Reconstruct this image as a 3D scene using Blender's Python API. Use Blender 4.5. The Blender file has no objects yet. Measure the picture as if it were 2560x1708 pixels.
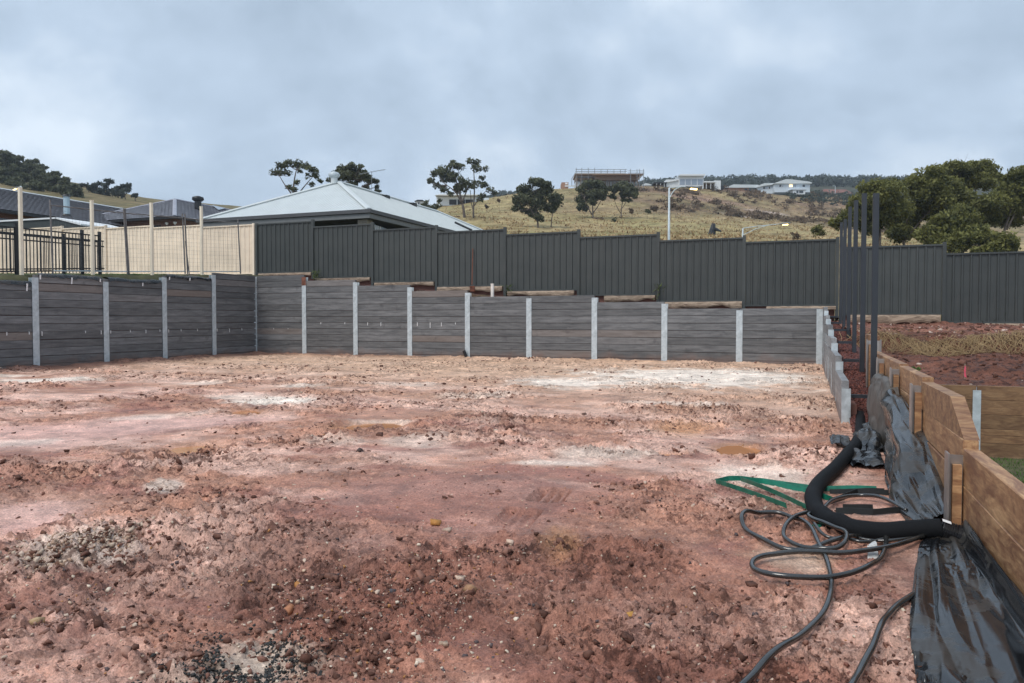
import bpy, math, random
import numpy as np
from mathutils import Vector, Matrix
random.seed(7)
RNG = np.random.default_rng(11)
S = bpy.context.scene
COL = S.collection
R = math.radians

# ------------------------------------------------------------------ camera
F_PX, YAW, PITCH, CAM_H = 1871.2, 0.36584, 0.02929, 1.21
cam_d = bpy.data.cameras.new('camera'); cam = bpy.data.objects.new('camera', cam_d); COL.objects.link(cam)
cam.location = (0, 0, CAM_H)
cam.rotation_euler = (math.pi / 2 - PITCH, 0, YAW)
cam_d.sensor_width = 36.0; cam_d.lens = 36.0 * F_PX / 2560.0
cam_d.clip_start = 0.05; cam_d.clip_end = 3000
S.camera = cam
S.render.resolution_x, S.render.resolution_y = 1024, 683

# ------------------------------------------------------------------ sky and sun
SUN_EL, SUN_AZ = 52.0, 200.0            # degrees; azimuth clockwise from +Y
w = bpy.data.worlds.new('World'); S.world = w; w.use_nodes = True
nt = w.node_tree; nt.nodes.clear()
def N(t, **k):
    n = nt.nodes.new(t)
    for a, b in k.items(): setattr(n, a, b)
    return n
out = N('ShaderNodeOutputWorld'); bg = N('ShaderNodeBackground')
sky = N('ShaderNodeTexSky'); sky.sky_type = 'NISHITA'; sky.sun_disc = False
sky.sun_elevation = R(SUN_EL); sky.sun_rotation = R(SUN_AZ)
tc = N('ShaderNodeTexCoord'); sp = N('ShaderNodeSeparateXYZ'); nt.links.new(tc.outputs['Generated'], sp.inputs[0])
ad = N('ShaderNodeMath', operation='ABSOLUTE'); nt.links.new(sp.outputs[2], ad.inputs[0])
a2 = N('ShaderNodeMath', operation='ADD'); nt.links.new(ad.outputs[0], a2.inputs[0]); a2.inputs[1].default_value = 0.62
dv = N('ShaderNodeVectorMath', operation='SCALE')
rc = N('ShaderNodeMath', operation='DIVIDE'); rc.inputs[0].default_value = 1.0; nt.links.new(a2.outputs[0], rc.inputs[1])
cb = N('ShaderNodeCombineXYZ'); nt.links.new(sp.outputs[0], cb.inputs[0]); nt.links.new(sp.outputs[1], cb.inputs[1])
nt.links.new(cb.outputs[0], dv.inputs[0]); nt.links.new(rc.outputs[0], dv.inputs['Scale'])
n1 = N('ShaderNodeTexNoise'); n1.inputs['Scale'].default_value = 2.1; n1.inputs['Detail'].default_value = 7; n1.inputs['Roughness'].default_value = 0.56; n1.inputs['Distortion'].default_value = 0.35
nt.links.new(dv.outputs[0], n1.inputs['Vector'])
n2 = N('ShaderNodeTexNoise'); n2.inputs['Scale'].default_value = 4.6; n2.inputs['Detail'].default_value = 6; n2.inputs['Roughness'].default_value = 0.55
nt.links.new(dv.outputs[0], n2.inputs['Vector'])
mx = N('ShaderNodeMix'); mx.inputs[0].default_value = 0.38
nt.links.new(n1.outputs[0], mx.inputs[2]); nt.links.new(n2.outputs[0], mx.inputs[3])
cr = N('ShaderNodeValToRGB'); nt.links.new(mx.outputs[0], cr.inputs[0])
cr.color_ramp.elements[0].position = 0.39; cr.color_ramp.elements[0].color = (0.375, 0.470, 0.585, 1)
cr.color_ramp.elements[1].position = 0.62; cr.color_ramp.elements[1].color = (0.730, 0.825, 0.930, 1)
e = cr.color_ramp.elements.new(0.50); e.color = (0.495, 0.605, 0.740, 1)
sk = N('ShaderNodeVectorMath', operation='SCALE'); sk.inputs['Scale'].default_value = 0.10
nt.links.new(sky.outputs[0], sk.inputs[0])
mc = N('ShaderNodeMix', data_type='RGBA'); mc.inputs[0].default_value = 0.93
nt.links.new(sk.outputs[0], mc.inputs[6]); nt.links.new(cr.outputs[0], mc.inputs[7])
nt.links.new(mc.outputs[2], bg.inputs[0]); bg.inputs[1].default_value = 0.86
nt.links.new(bg.outputs[0], out.inputs[0])

sl = bpy.data.lights.new('sun', 'SUN'); so = bpy.data.objects.new('sun', sl); COL.objects.link(so)
sl.energy = 1.5; sl.angle = R(28); sl.color = (1.0, 0.95, 0.88)
az = R(SUN_AZ)
sd = Vector((math.sin(az) * math.cos(R(SUN_EL)), math.cos(az) * math.cos(R(SUN_EL)), math.sin(R(SUN_EL))))
so.rotation_euler = sd.to_track_quat('Z', 'Y').to_euler(); so.location = (0, -20, 40)

S.view_settings.view_transform = 'Standard'; S.view_settings.look = 'None'
S.view_settings.exposure = 0.50; S.view_settings.gamma = 1.0; S.view_settings.use_curve_mapping = False
S.render.engine = 'CYCLES'
S.cycles.use_denoising = True
try: S.cycles.denoiser = 'OPENIMAGEDENOISE'
except Exception: pass
S.cycles.max_bounces = 6; S.cycles.transparent_max_bounces = 8

# ------------------------------------------------------------------ surveying helpers (photo pixel -> place)
FW = np.array([-math.sin(YAW) * math.cos(PITCH), math.cos(YAW) * math.cos(PITCH), -math.sin(PITCH)])
RT = np.array([math.cos(YAW), math.sin(YAW), 0.0]); UP = np.cross(RT, FW); CC = np.array([0, 0, CAM_H])
FH = np.array([-math.sin(YAW), math.cos(YAW), 0.0])
def ray(x, y): return FW + RT * (x - 1280) / F_PX + UP * (854 - y) / F_PX
def pz(x, y, z=0.0): d = ray(x, y); return CC + d * (z - CAM_H) / d[2]
def py(x, y, v): d = ray(x, y); return CC + d * v / d[1]
def pX(x, y, v): d = ray(x, y); return CC + d * v / d[0]
def pd(x, y, dep): return CC + ray(x, y) * dep

# ------------------------------------------------------------------ noise
_P = RNG.permutation(512); _P = np.concatenate([_P, _P, _P])
_G = RNG.normal(size=(512, 2)); _G /= np.linalg.norm(_G, axis=1)[:, None]
def pn(x, y):
    x = np.asarray(x, float); y = np.asarray(y, float)
    xi = np.floor(x).astype(int); yi = np.floor(y).astype(int); xf = x - xi; yf = y - yi
    u = xf * xf * xf * (xf * (xf * 6 - 15) + 10); v = yf * yf * yf * (yf * (yf * 6 - 15) + 10)
    def g(ix, iy, dx, dy):
        h = _P[(_P[ix & 511] + iy) & 511] & 511
        return _G[h, 0] * dx + _G[h, 1] * dy
    a = g(xi, yi, xf, yf); b = g(xi + 1, yi, xf - 1, yf); c = g(xi, yi + 1, xf, yf - 1); d = g(xi + 1, yi + 1, xf - 1, yf - 1)
    return (a + u * (b - a)) * (1 - v) + (c + u * (d - c)) * v
def fbm(x, y, o=4, g=0.5):
    s = 0; a = 1.0
    for i in range(o):
        s = s + a * pn(x * 2 ** i + 17.3 * i, y * 2 ** i - 9.1 * i); a *= g
    return s
def sstep(a, b, x): t = np.clip((x - a) / (b - a), 0, 1); return t * t * (3 - 2 * t)

# ------------------------------------------------------------------ materials
MATS = {}
class NT:
    def __init__(s, name):
        s.m = bpy.data.materials.new(name); s.m.use_nodes = True; s.t = s.m.node_tree
        s.b = s.t.nodes['Principled BSDF']; s.o = s.t.nodes['Material Output']
    def n(s, t, **k):
        n = s.t.nodes.new(t)
        for a, b in k.items(): setattr(n, a, b)
        return n
    def l(s, a, b): s.t.links.new(a, b)
    def coord(s, kind='Object', scale=(1, 1, 1)):
        c = s.n('ShaderNodeTexCoord'); m = s.n('ShaderNodeMapping'); m.inputs['Scale'].default_value = scale
        s.l(c.outputs[kind], m.inputs[0]); return m.outputs[0]
    def noise(s, vec, scale, detail=4, rough=0.55, dist=0.0):
        n = s.n('ShaderNodeTexNoise'); n.inputs['Scale'].default_value = scale; n.inputs['Detail'].default_value = detail
        n.inputs['Roughness'].default_value = rough; n.inputs['Distortion'].default_value = dist
        if vec is not None: s.l(vec, n.inputs['Vector'])
        return n.outputs[0]
    def ramp(s, fac, stops):
        r = s.n('ShaderNodeValToRGB'); el = r.color_ramp.elements
        while len(el) < len(stops): el.new(0.5)
        for q, (p, c) in zip(el, stops):
            q.position = p; q.color = (c, c, c, 1) if isinstance(c, (int, float)) else (*c, 1)
        s.l(fac, r.inputs[0]); return r.outputs[0]
    def mix(s, fac, a, b, mode='MIX'):
        m = s.n('ShaderNodeMix', data_type='RGBA', blend_type=mode)
        for v, i in ((fac, 0), (a, 6), (b, 7)):
            if hasattr(v, 'is_linked'): s.l(v, m.inputs[i])
            elif i == 0: m.inputs[0].default_value = v
            else: m.inputs[i].default_value = (*v, 1)
        return m.outputs[2]
    def math(s, op, a, b=0.0):
        m = s.n('ShaderNodeMath', operation=op)
        for v, i in ((a, 0), (b, 1)):
            if hasattr(v, 'is_linked'): s.l(v, m.inputs[i])
            else: m.inputs[i].default_value = v
        return m.outputs[0]
    def attr(s, name):
        a = s.n('ShaderNodeAttribute'); a.attribute_name = name; return a
    def rand(s):
        return s.n('ShaderNodeObjectInfo').outputs['Random']
    def bump(s, h, st=0.3, dist=0.01):
        b = s.n('ShaderNodeBump'); b.inputs['Strength'].default_value = st; b.inputs['Distance'].default_value = dist
        s.l(h, b.inputs['Height']); s.l(b.outputs[0], s.b.inputs['Normal'])
    def done(s, col=None, rough=0.7, metal=0.0, spec=None):
        if col is not None:
            if hasattr(col, 'is_linked'): s.l(col, s.b.inputs['Base Color'])
            else: s.b.inputs['Base Color'].default_value = (*col, 1)
        if hasattr(rough, 'is_linked'): s.l(rough, s.b.inputs['Roughness'])
        else: s.b.inputs['Roughness'].default_value = rough
        s.b.inputs['Metallic'].default_value = metal
        if spec is not None: s.b.inputs['Specular IOR Level'].default_value = spec
        return s.m

def plain(name, col, rough=0.6, var=0.15, scale=6.0, metal=0.0, spec=None, bump=0.0):
    q = NT(name); v = q.coord(); n = q.noise(v, scale, 5)
    c = q.mix(q.ramp(n, [(0.3, 0.0), (0.7, 1.0)]), tuple(x * (1 - var) for x in col), tuple(min(1, x * (1 + var)) for x in col))
    if bump: q.bump(q.noise(v, scale * 6, 4), bump, 0.01)
    return q.done(c, rough, metal, spec)

def m_grey_sleeper(name='weathered_grey_concrete_sleeper', gain=1.0):
    q = NT(name); v = q.coord('Object', (1.2, 6, 9)); v2 = q.coord('Object')
    rd = q.rand()
    # shift the pattern of each sleeper
    mp = q.n('ShaderNodeVectorMath', operation='ADD'); sc = q.n('ShaderNodeVectorMath', operation='SCALE')
    cx = q.n('ShaderNodeCombineXYZ'); q.l(rd, cx.inputs[0]); q.l(rd, cx.inputs[1]); q.l(rd, cx.inputs[2])
    q.l(cx.outputs[0], sc.inputs[0]); sc.inputs['Scale'].default_value = 73.0
    q.l(v, mp.inputs[0]); q.l(sc.outputs[0], mp.inputs[1])
    n = q.noise(mp.outputs[0], 1.6, 6, 0.62, 0.4)
    base = q.mix(q.ramp(n, [(0.32, 0), (0.70, 1)]), (0.084, 0.087, 0.091), (0.200, 0.201, 0.204))
    tone = q.ramp(rd, [(0, 0.70), (0.5, 0.98), (0.85, 1.15), (1, 1.35)])
    base = q.mix(1.0, base, tone, 'MULTIPLY')
    warm = q.ramp(rd, [(0.0, 0.0), (0.88, 0.0), (0.95, 0.4), (1.0, 0.7)])
    base = q.mix(warm, base, (0.185, 0.135, 0.105))
    sp2 = q.n('ShaderNodeVectorMath', operation='ADD'); q.l(v2, sp2.inputs[0]); q.l(sc.outputs[0], sp2.inputs[1])
    spot = q.ramp(q.noise(sp2.outputs[0], 7, 5, 0.7), [(0.66, 0), (0.74, 1)])
    base = q.mix(q.math('MULTIPLY', spot, 0.45), base, (0.26, 0.25, 0.25))
    dk = q.ramp(q.noise(sp2.outputs[0], 3.2, 3), [(0.62, 0), (0.75, 1)])
    base = q.mix(q.math('MULTIPLY', dk, 0.5), base, (0.03, 0.03, 0.031))
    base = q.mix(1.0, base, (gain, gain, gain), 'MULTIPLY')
    ge = q.n('ShaderNodeNewGeometry'); gs_ = q.n('ShaderNodeSeparateXYZ'); q.l(ge.outputs['Position'], gs_.inputs[0])
    mud = q.math('SUBTRACT', q.math('MULTIPLY', q.noise(ge.outputs['Position'], 2.5, 5, 0.65), 0.62), gs_.outputs[2])
    base = q.mix(q.math('MULTIPLY', q.ramp(mud, [(0.05, 0), (0.28, 1)]), 0.55), base, (0.20, 0.115, 0.085))
    rn = q.ramp(q.noise(q.coord('Object', (9, 9, .8)), 2.0, 5, 0.65), [(0.56, 0), (0.72, 1)]); base = q.mix(q.math('MULTIPLY', rn, 0.35), base, (0.21, 0.205, 0.20))
    q.bump(q.noise(mp.outputs[0], 9, 5, 0.7), 0.25, 0.006)
    return q.done(base, 0.52, 0, 0.5)

def m_timber(name, c1, c2, c3, wet=0.55):
    q = NT(name); v = q.coord('Object', (1.0, 1.0, 1.0)); rd = q.rand()
    sc = q.n('ShaderNodeVectorMath', operation='SCALE'); cx = q.n('ShaderNodeCombineXYZ')
    for i in range(3): q.l(rd, cx.inputs[i])
    q.l(cx.outputs[0], sc.inputs[0]); sc.inputs['Scale'].default_value = 41.0
    ad = q.n('ShaderNodeVectorMath', operation='ADD'); q.l(v, ad.inputs[0]); q.l(sc.outputs[0], ad.inputs[1])
    mp = q.n('ShaderNodeMapping'); mp.inputs['Scale'].default_value = (1.6, 9, 14); q.l(ad.outputs[0], mp.inputs[0])
    grain = q.noise(mp.outputs[0], 2.2, 6, 0.6, 1.2)
    mq = q.n('ShaderNodeMapping'); mq.inputs['Scale'].default_value = (1.3, 4.5, 4.5); q.l(ad.outputs[0], mq.inputs[0])
    blot = q.noise(mq.outputs[0], 3.2, 6, 0.68, 0.8)
    c = q.mix(q.ramp(grain, [(0.3, 0), (0.7, 1)]), c1, c2)
    c = q.mix(q.ramp(blot, [(0.40, 0), (0.62, 0.9)]), c, c3)
    tone = q.ramp(rd, [(0, 0.8), (0.5, 1.0), (1, 1.15)]); c = q.mix(1.0, c, tone, 'MULTIPLY')
    kn = q.n('ShaderNodeTexVoronoi'); kn.inputs['Scale'].default_value = 2.3; q.l(ad.outputs[0], kn.inputs['Vector'])
    k = q.ramp(kn.outputs['Distance'], [(0.04, 1), (0.11, 0)])
    c = q.mix(q.math('MULTIPLY', k, 0.6), c, tuple(x * 0.35 for x in c1))
    q.bump(grain, 0.25, 0.006)
    return q.done(c, wet)

def m_galv():
    q = NT('galvanised_steel'); v = q.coord(); n = q.noise(v, 9, 5, 0.6)
    c = q.mix(q.ramp(n, [(0.3, 0), (0.7, 1)]), (0.40, 0.45, 0.47), (0.62, 0.68, 0.71))
    d = q.ramp(q.noise(q.coord('Object', (2, 2, .7)), 3.0, 5, 0.65), [(0.55, 0), (0.72, 0.6)])
    c = q.mix(d, c, (0.27, 0.29, 0.29))
    return q.done(c, 0.55, 0.25)

def m_galv_metal():
    q = NT('bare_galvanised_section'); n = q.noise(q.coord(), 14, 5, 0.6)
    return q.done(q.mix(n, (0.30, 0.27, 0.25), (0.62, 0.58, 0.55)), 0.42, 0.85)

def m_fence(name, col, dirt=(0.1, 0.09, 0.08)):
    q = NT(name); v = q.coord(); n = q.noise(v, 2.2, 4); rd = q.rand()
    c = q.mix(q.ramp(n, [(0.3, 0), (0.7, 1)]), tuple(x * 0.88 for x in col), tuple(x * 1.1 for x in col))
    d = q.ramp(q.noise(q.coord('Object', (6, 6, .5)), 2.0, 4, 0.6), [(0.58, 0), (0.8, 0.35)])
    c = q.mix(d, c, dirt); c = q.mix(1.0, c, q.ramp(rd, [(0, 0.88), (1, 1.12)]), 'MULTIPLY')
    q.bump(q.noise(v, 3.0, 2), 0.12, 0.03)
    return q.done(c, q.ramp(n, [(0.3, 0.38), (0.7, 0.58)]))

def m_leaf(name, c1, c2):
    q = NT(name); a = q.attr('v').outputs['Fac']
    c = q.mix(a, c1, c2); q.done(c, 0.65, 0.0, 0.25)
    tr = q.n('ShaderNodeBsdfTranslucent'); q.l(c, tr.inputs[0]); ms = q.n('ShaderNodeMixShader'); ms.inputs[0].default_value = 0.22
    q.l(q.b.outputs[0], ms.inputs[1]); q.l(tr.outputs[0], ms.inputs[2]); q.l(ms.outputs[0], q.o.inputs['Surface'])
    return q.m

def m_attr(name, rough=0.85, spec=0.3, bump=0.0, bscale=60):
    q = NT(name); c = q.attr('tint').outputs['Color']
    n = q.noise(q.coord('Object'), bscale, 3)
    c = q.mix(1.0, c, q.ramp(n, [(0.25, 0.72), (0.75, 1.2)]), 'MULTIPLY')
    if bump: q.bump(n, bump, 0.006)
    return q.done(c, rough, 0, spec)

def m_soil():
    q = NT('wet_red_clay'); at = q.attr('soil'); tint = at.outputs['Color']
    v = q.coord('Object'); tint = q.mix(1.0, tint, (1.34, 1.27, 1.26), 'MULTIPLY')
    n0 = q.noise(v, 1.1, 6, 0.65, 0.5); n1 = q.noise(v, 3.6, 6, 0.65, 0.6); n2 = q.noise(v, 17, 6, 0.70); n3 = q.noise(v, 75, 5, 0.7)
    rgh = q.attr('rough').outputs['Fac']
    c = q.mix(1.0, tint, q.ramp(n0, [(0.32, 0.72), (0.5, 1.0), (0.70, 1.28)]), 'MULTIPLY')
    c = q.mix(1.0, c, q.ramp(n1, [(0.30, 0.66), (0.5, 1.0), (0.70, 1.30)]), 'MULTIPLY')
    pal = q.ramp(n2, [(0.52, 0), (0.66, 1)])
    c = q.mix(q.math('MULTIPLY', pal, 0.6), c, q.mix(1.0, c, (1.6, 1.7, 1.7), 'MULTIPLY'))
    dark = q.mix(1.0, c, (0.30, 0.25, 0.235), 'MULTIPLY')  # dark crumbs, deepened as painted shadow between the clods
    dk = q.ramp(q.noise(v, 8, 6, 0.74, 0.3), [(0.52, 0), (0.58, 1)])
    c = q.mix(q.math('MULTIPLY', q.math('MULTIPLY', dk, rgh), 1.0), c, dark)
    dk2 = q.ramp(q.noise(v, 26, 5, 0.74, 0.2), [(0.56, 0), (0.64, 1)])
    c = q.mix(q.math('MULTIPLY', q.math('MULTIPLY', dk2, q.math('ADD', rgh, 0.15)), 0.85), c, dark)
    c = q.mix(1.0, c, q.ramp(n3, [(0.32, 0.62), (0.68, 1.34)]), 'MULTIPLY'); c = q.mix(1.0, c, q.ramp(q.noise(v, 190, 4, 0.7), [(0.3, 0.75), (0.7, 1.22)]), 'MULTIPLY')
    vo = q.n('ShaderNodeTexVoronoi'); vo.inputs['Scale'].default_value = 38; q.l(v, vo.inputs['Vector'])
    wh = q.math('MULTIPLY', q.ramp(vo.outputs['Distance'], [(0.10, 1), (0.16, 0)]), q.ramp(q.noise(v, 5, 3), [(0.5, 0), (0.62, 1)]))
    c = q.mix(q.math('MULTIPLY', wh, 0.7), c, (0.62, 0.52, 0.44))
    hgt = q.math('ADD', q.math('MULTIPLY', n2, 0.6), q.math('MULTIPLY', n3, 0.45))
    q.bump(hgt, 0.9, 0.03)
    ro = q.math('ADD', q.ramp(n1, [(0.3, 0.36), (0.7, 0.66)]), q.math('MULTIPLY', rgh, 0.18))
    return q.done(c, ro, 0, 0.34)

def m_plastic():
    q = NT('black_polythene_film'); v = q.coord(); n = q.noise(v, 5, 4, 0.6); f = q.noise(v, 40, 4, 0.6)
    dry = q.ramp(n, [(0.50, 0), (0.56, 1)])
    c = q.mix(dry, (0.009, 0.010, 0.012), (0.038, 0.034, 0.030))
    r = q.ramp(n, [(0.48, 0.16), (0.60, 0.42)])
    q.bump(f, 0.15, 0.004)
    return q.done(c, r, 0, 0.6)

def m_hill():
    q = NT('dry_grass_hillside'); v = q.coord('Object'); a = q.attr('soil').outputs['Color']
    n1 = q.noise(v, 0.06, 6, 0.65, 0.8); n2 = q.noise(q.coord('Object', (1, 0.5, 1)), 0.45, 6, 0.7); n3 = q.noise(v, 2.2, 4, 0.7)
    c = q.mix(q.ramp(n1, [(0.36, 0), (0.66, 1)]), a, q.mix(1.0, a, (0.72, 0.84, 0.75), 'MULTIPLY'))
    c = q.mix(1.0, c, q.ramp(n2, [(0.3, 0.42), (0.5, 1.0), (0.70, 1.65)]), 'MULTIPLY')
    c = q.mix(1.0, c, q.ramp(n3, [(0.3, 0.75), (0.7, 1.25)]), 'MULTIPLY')
    q.bump(n2, 0.6, 0.5)
    return q.done(c, 0.95, 0, 0.1)

def m_tiles():
    q = NT('dark_grey_roof_tile'); v = q.coord(); rd = q.rand()
    n = q.noise(v, 3, 3); c = q.mix(q.ramp(n, [(0.3, 0), (0.7, 1)]), (0.24, 0.245, 0.285), (0.36, 0.365, 0.41))
    return q.done(c, 0.45)

def m_brick(name, c1, c2, mortar):
    q = NT(name); b = q.n('ShaderNodeTexBrick')
    b.inputs['Scale'].default_value = 1.0; b.inputs['Brick Width'].default_value = 0.24; b.inputs['Row Height'].default_value = 0.086
    b.inputs['Mortar Size'].default_value = 0.007; b.inputs['Color1'].default_value = (*c1, 1); b.inputs['Color2'].default_value = (*c2, 1); b.inputs['Mortar'].default_value = (*mortar, 1)
    c = q.n('ShaderNodeTexCoord'); s = q.n('ShaderNodeSeparateXYZ'); q.l(c.outputs['Object'], s.inputs[0])
    k = q.n('ShaderNodeCombineXYZ'); q.l(q.math('ADD', s.outputs[0], s.outputs[1]), k.inputs[0]); q.l(s.outputs[2], k.inputs[1]); q.l(k.outputs[0], b.inputs['Vector'])
    return q.done(b.outputs[0], 0.85)

def m_emit(name, col, st):
    q = NT(name); q.b.inputs['Emission Color'].default_value = (*col, 1); q.b.inputs['Emission Strength'].default_value = st
    return q.done(col, 0.5)

M = dict(
    sleeper=m_grey_sleeper(), sleeper_sheen=m_grey_sleeper('sky_sheen_concrete_sleeper', 1.9), galv=m_galv(), galv_metal=m_galv_metal(),  # second sleeper copy: same concrete, grazing sky reflection painted in by the gain
    fence=m_fence('charcoal_steel_sheet', (0.050, 0.056, 0.054)),
    cream=m_fence('cream_steel_sheet', (0.84, 0.70, 0.545), (0.5, 0.42, 0.3)),
    timber=m_timber('treated_pine_sleeper', (0.29, 0.135, 0.060), (0.56, 0.345, 0.175), (0.175, 0.076, 0.038)),
    timber_top=m_timber('weathered_pine', (0.26, 0.19, 0.14), (0.42, 0.33, 0.25), (0.20, 0.15, 0.11)),
    pine_green=m_timber('green_tinted_pine', (0.20, 0.105, 0.048), (0.30, 0.185, 0.095), (0.13, 0.065, 0.032)),
    plinth=m_timber('rough_sawn_plinth', (0.28, 0.20, 0.145), (0.50, 0.39, 0.29), (0.14, 0.095, 0.065), 0.8),
    black=plain('black_powder_coat', (0.012, 0.013, 0.015), 0.4),
    steelpost=plain('dark_blue_grey_steel', (0.030, 0.034, 0.042), 0.38, 0.1),
    dull_steel=plain('weathered_steel_tube', (0.16, 0.15, 0.145), 0.55, 0.3, 9),
    creampost=plain('cream_powder_coat', (0.78, 0.70, 0.55), 0.45, 0.06),
    rust=plain('rusty_iron', (0.17, 0.065, 0.04), 0.85, 0.45, 14, bump=0.3),
    pvc=plain('white_pvc', (0.80, 0.74, 0.68), 0.5, 0.08, 10),
    white=plain('white_tape', (0.80, 0.80, 0.80), 0.6, 0.08, 12),
    film=m_plastic(), soil=m_soil(), hill=m_hill(), tiles=m_tiles(),
    clod=m_attr('soil_clod', 0.85, 0.25, 0.5, 40), stone=m_attr('stone', 0.7, 0.35, 0.3, 50),
    roof=plain('pale_steel_roof', (0.57, 0.605, 0.605), 0.42, 0.05, 1.5),
    gutter=plain('dark_gutter', (0.075, 0.075, 0.08), 0.5, 0.1),
    fascia=plain('grey_fascia', (0.16, 0.165, 0.17), 0.55, 0.1),
    eave_dark=plain('dark_lining_and_shade', (0.02, 0.02, 0.024), 0.7, 0.1),  # near-black linings and roofs; also paints shade under hill eaves and in bays
    brick_grey=m_brick('grey_brown_brick', (0.20, 0.175, 0.15), (0.29, 0.25, 0.21), (0.30, 0.28, 0.25)),
    brick_red=m_brick('red_brown_brick', (0.17, 0.075, 0.06), (0.23, 0.11, 0.085), (0.25, 0.19, 0.16)),
    glass=plain('window_glass', (0.05, 0.06, 0.075), 0.08, 0.05, spec=0.8),
    glass_pale=plain('sky_tinted_glass', (0.30, 0.35, 0.42), 0.12, 0.08, spec=0.8),  # sky reflection put into the pale base colour
    rwhite=plain('white_render', (0.72, 0.74, 0.75), 0.8, 0.05, 2),
    rpale=plain('pale_blue_weatherboard', (0.60, 0.66, 0.71), 0.75, 0.05, 2),
    rgreen=plain('dark_green_steel', (0.045, 0.055, 0.055), 0.5, 0.1),
    rbrown=plain('bare_timber_frame', (0.23, 0.155, 0.105), 0.8, 0.3, 3),
    rgrey=plain('scaffold_tube', (0.20, 0.21, 0.22), 0.5, 0.2, 3),
    plyred=plain('painted_ply_board', (0.34, 0.19, 0.13), 0.8, 0.1, 3),
    bark=plain('eucalypt_bark', (0.115, 0.092, 0.078), 0.9, 0.45, 2.5, bump=0.4),
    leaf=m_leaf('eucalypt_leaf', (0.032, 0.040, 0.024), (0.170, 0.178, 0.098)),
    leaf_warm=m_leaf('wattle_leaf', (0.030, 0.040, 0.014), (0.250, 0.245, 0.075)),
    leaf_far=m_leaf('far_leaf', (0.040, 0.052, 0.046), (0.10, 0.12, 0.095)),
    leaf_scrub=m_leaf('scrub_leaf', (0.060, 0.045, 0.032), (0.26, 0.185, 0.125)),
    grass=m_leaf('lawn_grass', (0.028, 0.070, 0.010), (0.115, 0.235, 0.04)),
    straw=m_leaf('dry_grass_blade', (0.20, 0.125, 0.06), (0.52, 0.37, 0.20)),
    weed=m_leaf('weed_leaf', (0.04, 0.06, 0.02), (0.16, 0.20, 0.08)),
    lawn=plain('lawn_soil', (0.080, 0.078, 0.036), 0.95, 0.4, 3),
    pipe=plain('black_sock_pipe', (0.010, 0.011, 0.013), 0.75, 0.2, 120, spec=0.15, bump=0.35),
    pipe_plain=plain('black_corrugated_pipe', (0.010, 0.010, 0.012), 0.35, 0.1),
    hose=plain('grey_black_hose', (0.022, 0.022, 0.021), 0.17, 0.6, 8, spec=0.9),
    green=plain('green_painted_strap', (0.010, 0.16, 0.105), 0.4, 0.35, 14),
    darkstrap=plain('dark_strap', (0.012, 0.014, 0.014), 0.4, 0.2, 10),
    cloth=plain('grey_brown_membrane', (0.105, 0.095, 0.085), 0.6, 0.35, 7),
    water=None, scoria=None,
    lamp=m_emit('lit_sodium_lamp', (1.0, 0.70, 0.26), 4.0),
    winlit=m_emit('lit_window', (1.0, 0.72, 0.38), 1.6),
    pink=plain('pink_marker_tape', (0.75, 0.10, 0.16), 0.6, 0.15, 9),
    palepaper=plain('paper_label', (0.62, 0.62, 0.60), 0.6, 0.25, 30),
    redearth=plain('bare_red_earth', (0.20, 0.095, 0.075), 0.9, 0.25, 0.4),
    flue=plain('pale_blue_flue', (0.42, 0.53, 0.58), 0.4, 0.05, metal=0.2),
)
q = NT('muddy_water'); q.bump(q.noise(q.coord('Object'), 3, 2), 0.02, 0.01); M['water'] = q.done((0.52, 0.215, 0.080), 0.12, 0, 0.35)

# ------------------------------------------------------------------ object helpers
def tag(o, label=None, cat=None, group=None, kind=None):
    for k, v in (('label', label), ('category', cat), ('group', group), ('kind', kind)):
        if v is not None: o[k] = v
    return o
def thing(name, loc, label, cat, group=None):
    o = bpy.data.objects.new(name, None); COL.objects.link(o); o.location = Vector([float(c) for c in loc]); o.empty_display_size = 0.2
    return tag(o, label, cat, group)
def link(o, parent=None):
    COL.objects.link(o)
    if parent is not None:
        o.parent = parent
        m = parent.matrix_basis.copy() if parent.parent is None else Matrix.Identity(4)
        o.matrix_parent_inverse = m.inverted()
    return o
def inst(name, mesh, parent, loc=(0, 0, 0), rot=(0, 0, 0), scale=(1, 1, 1)):
    o = bpy.data.objects.new(name, mesh); o.location = loc; o.rotation_euler = rot; o.scale = scale
    return link(o, parent)

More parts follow.
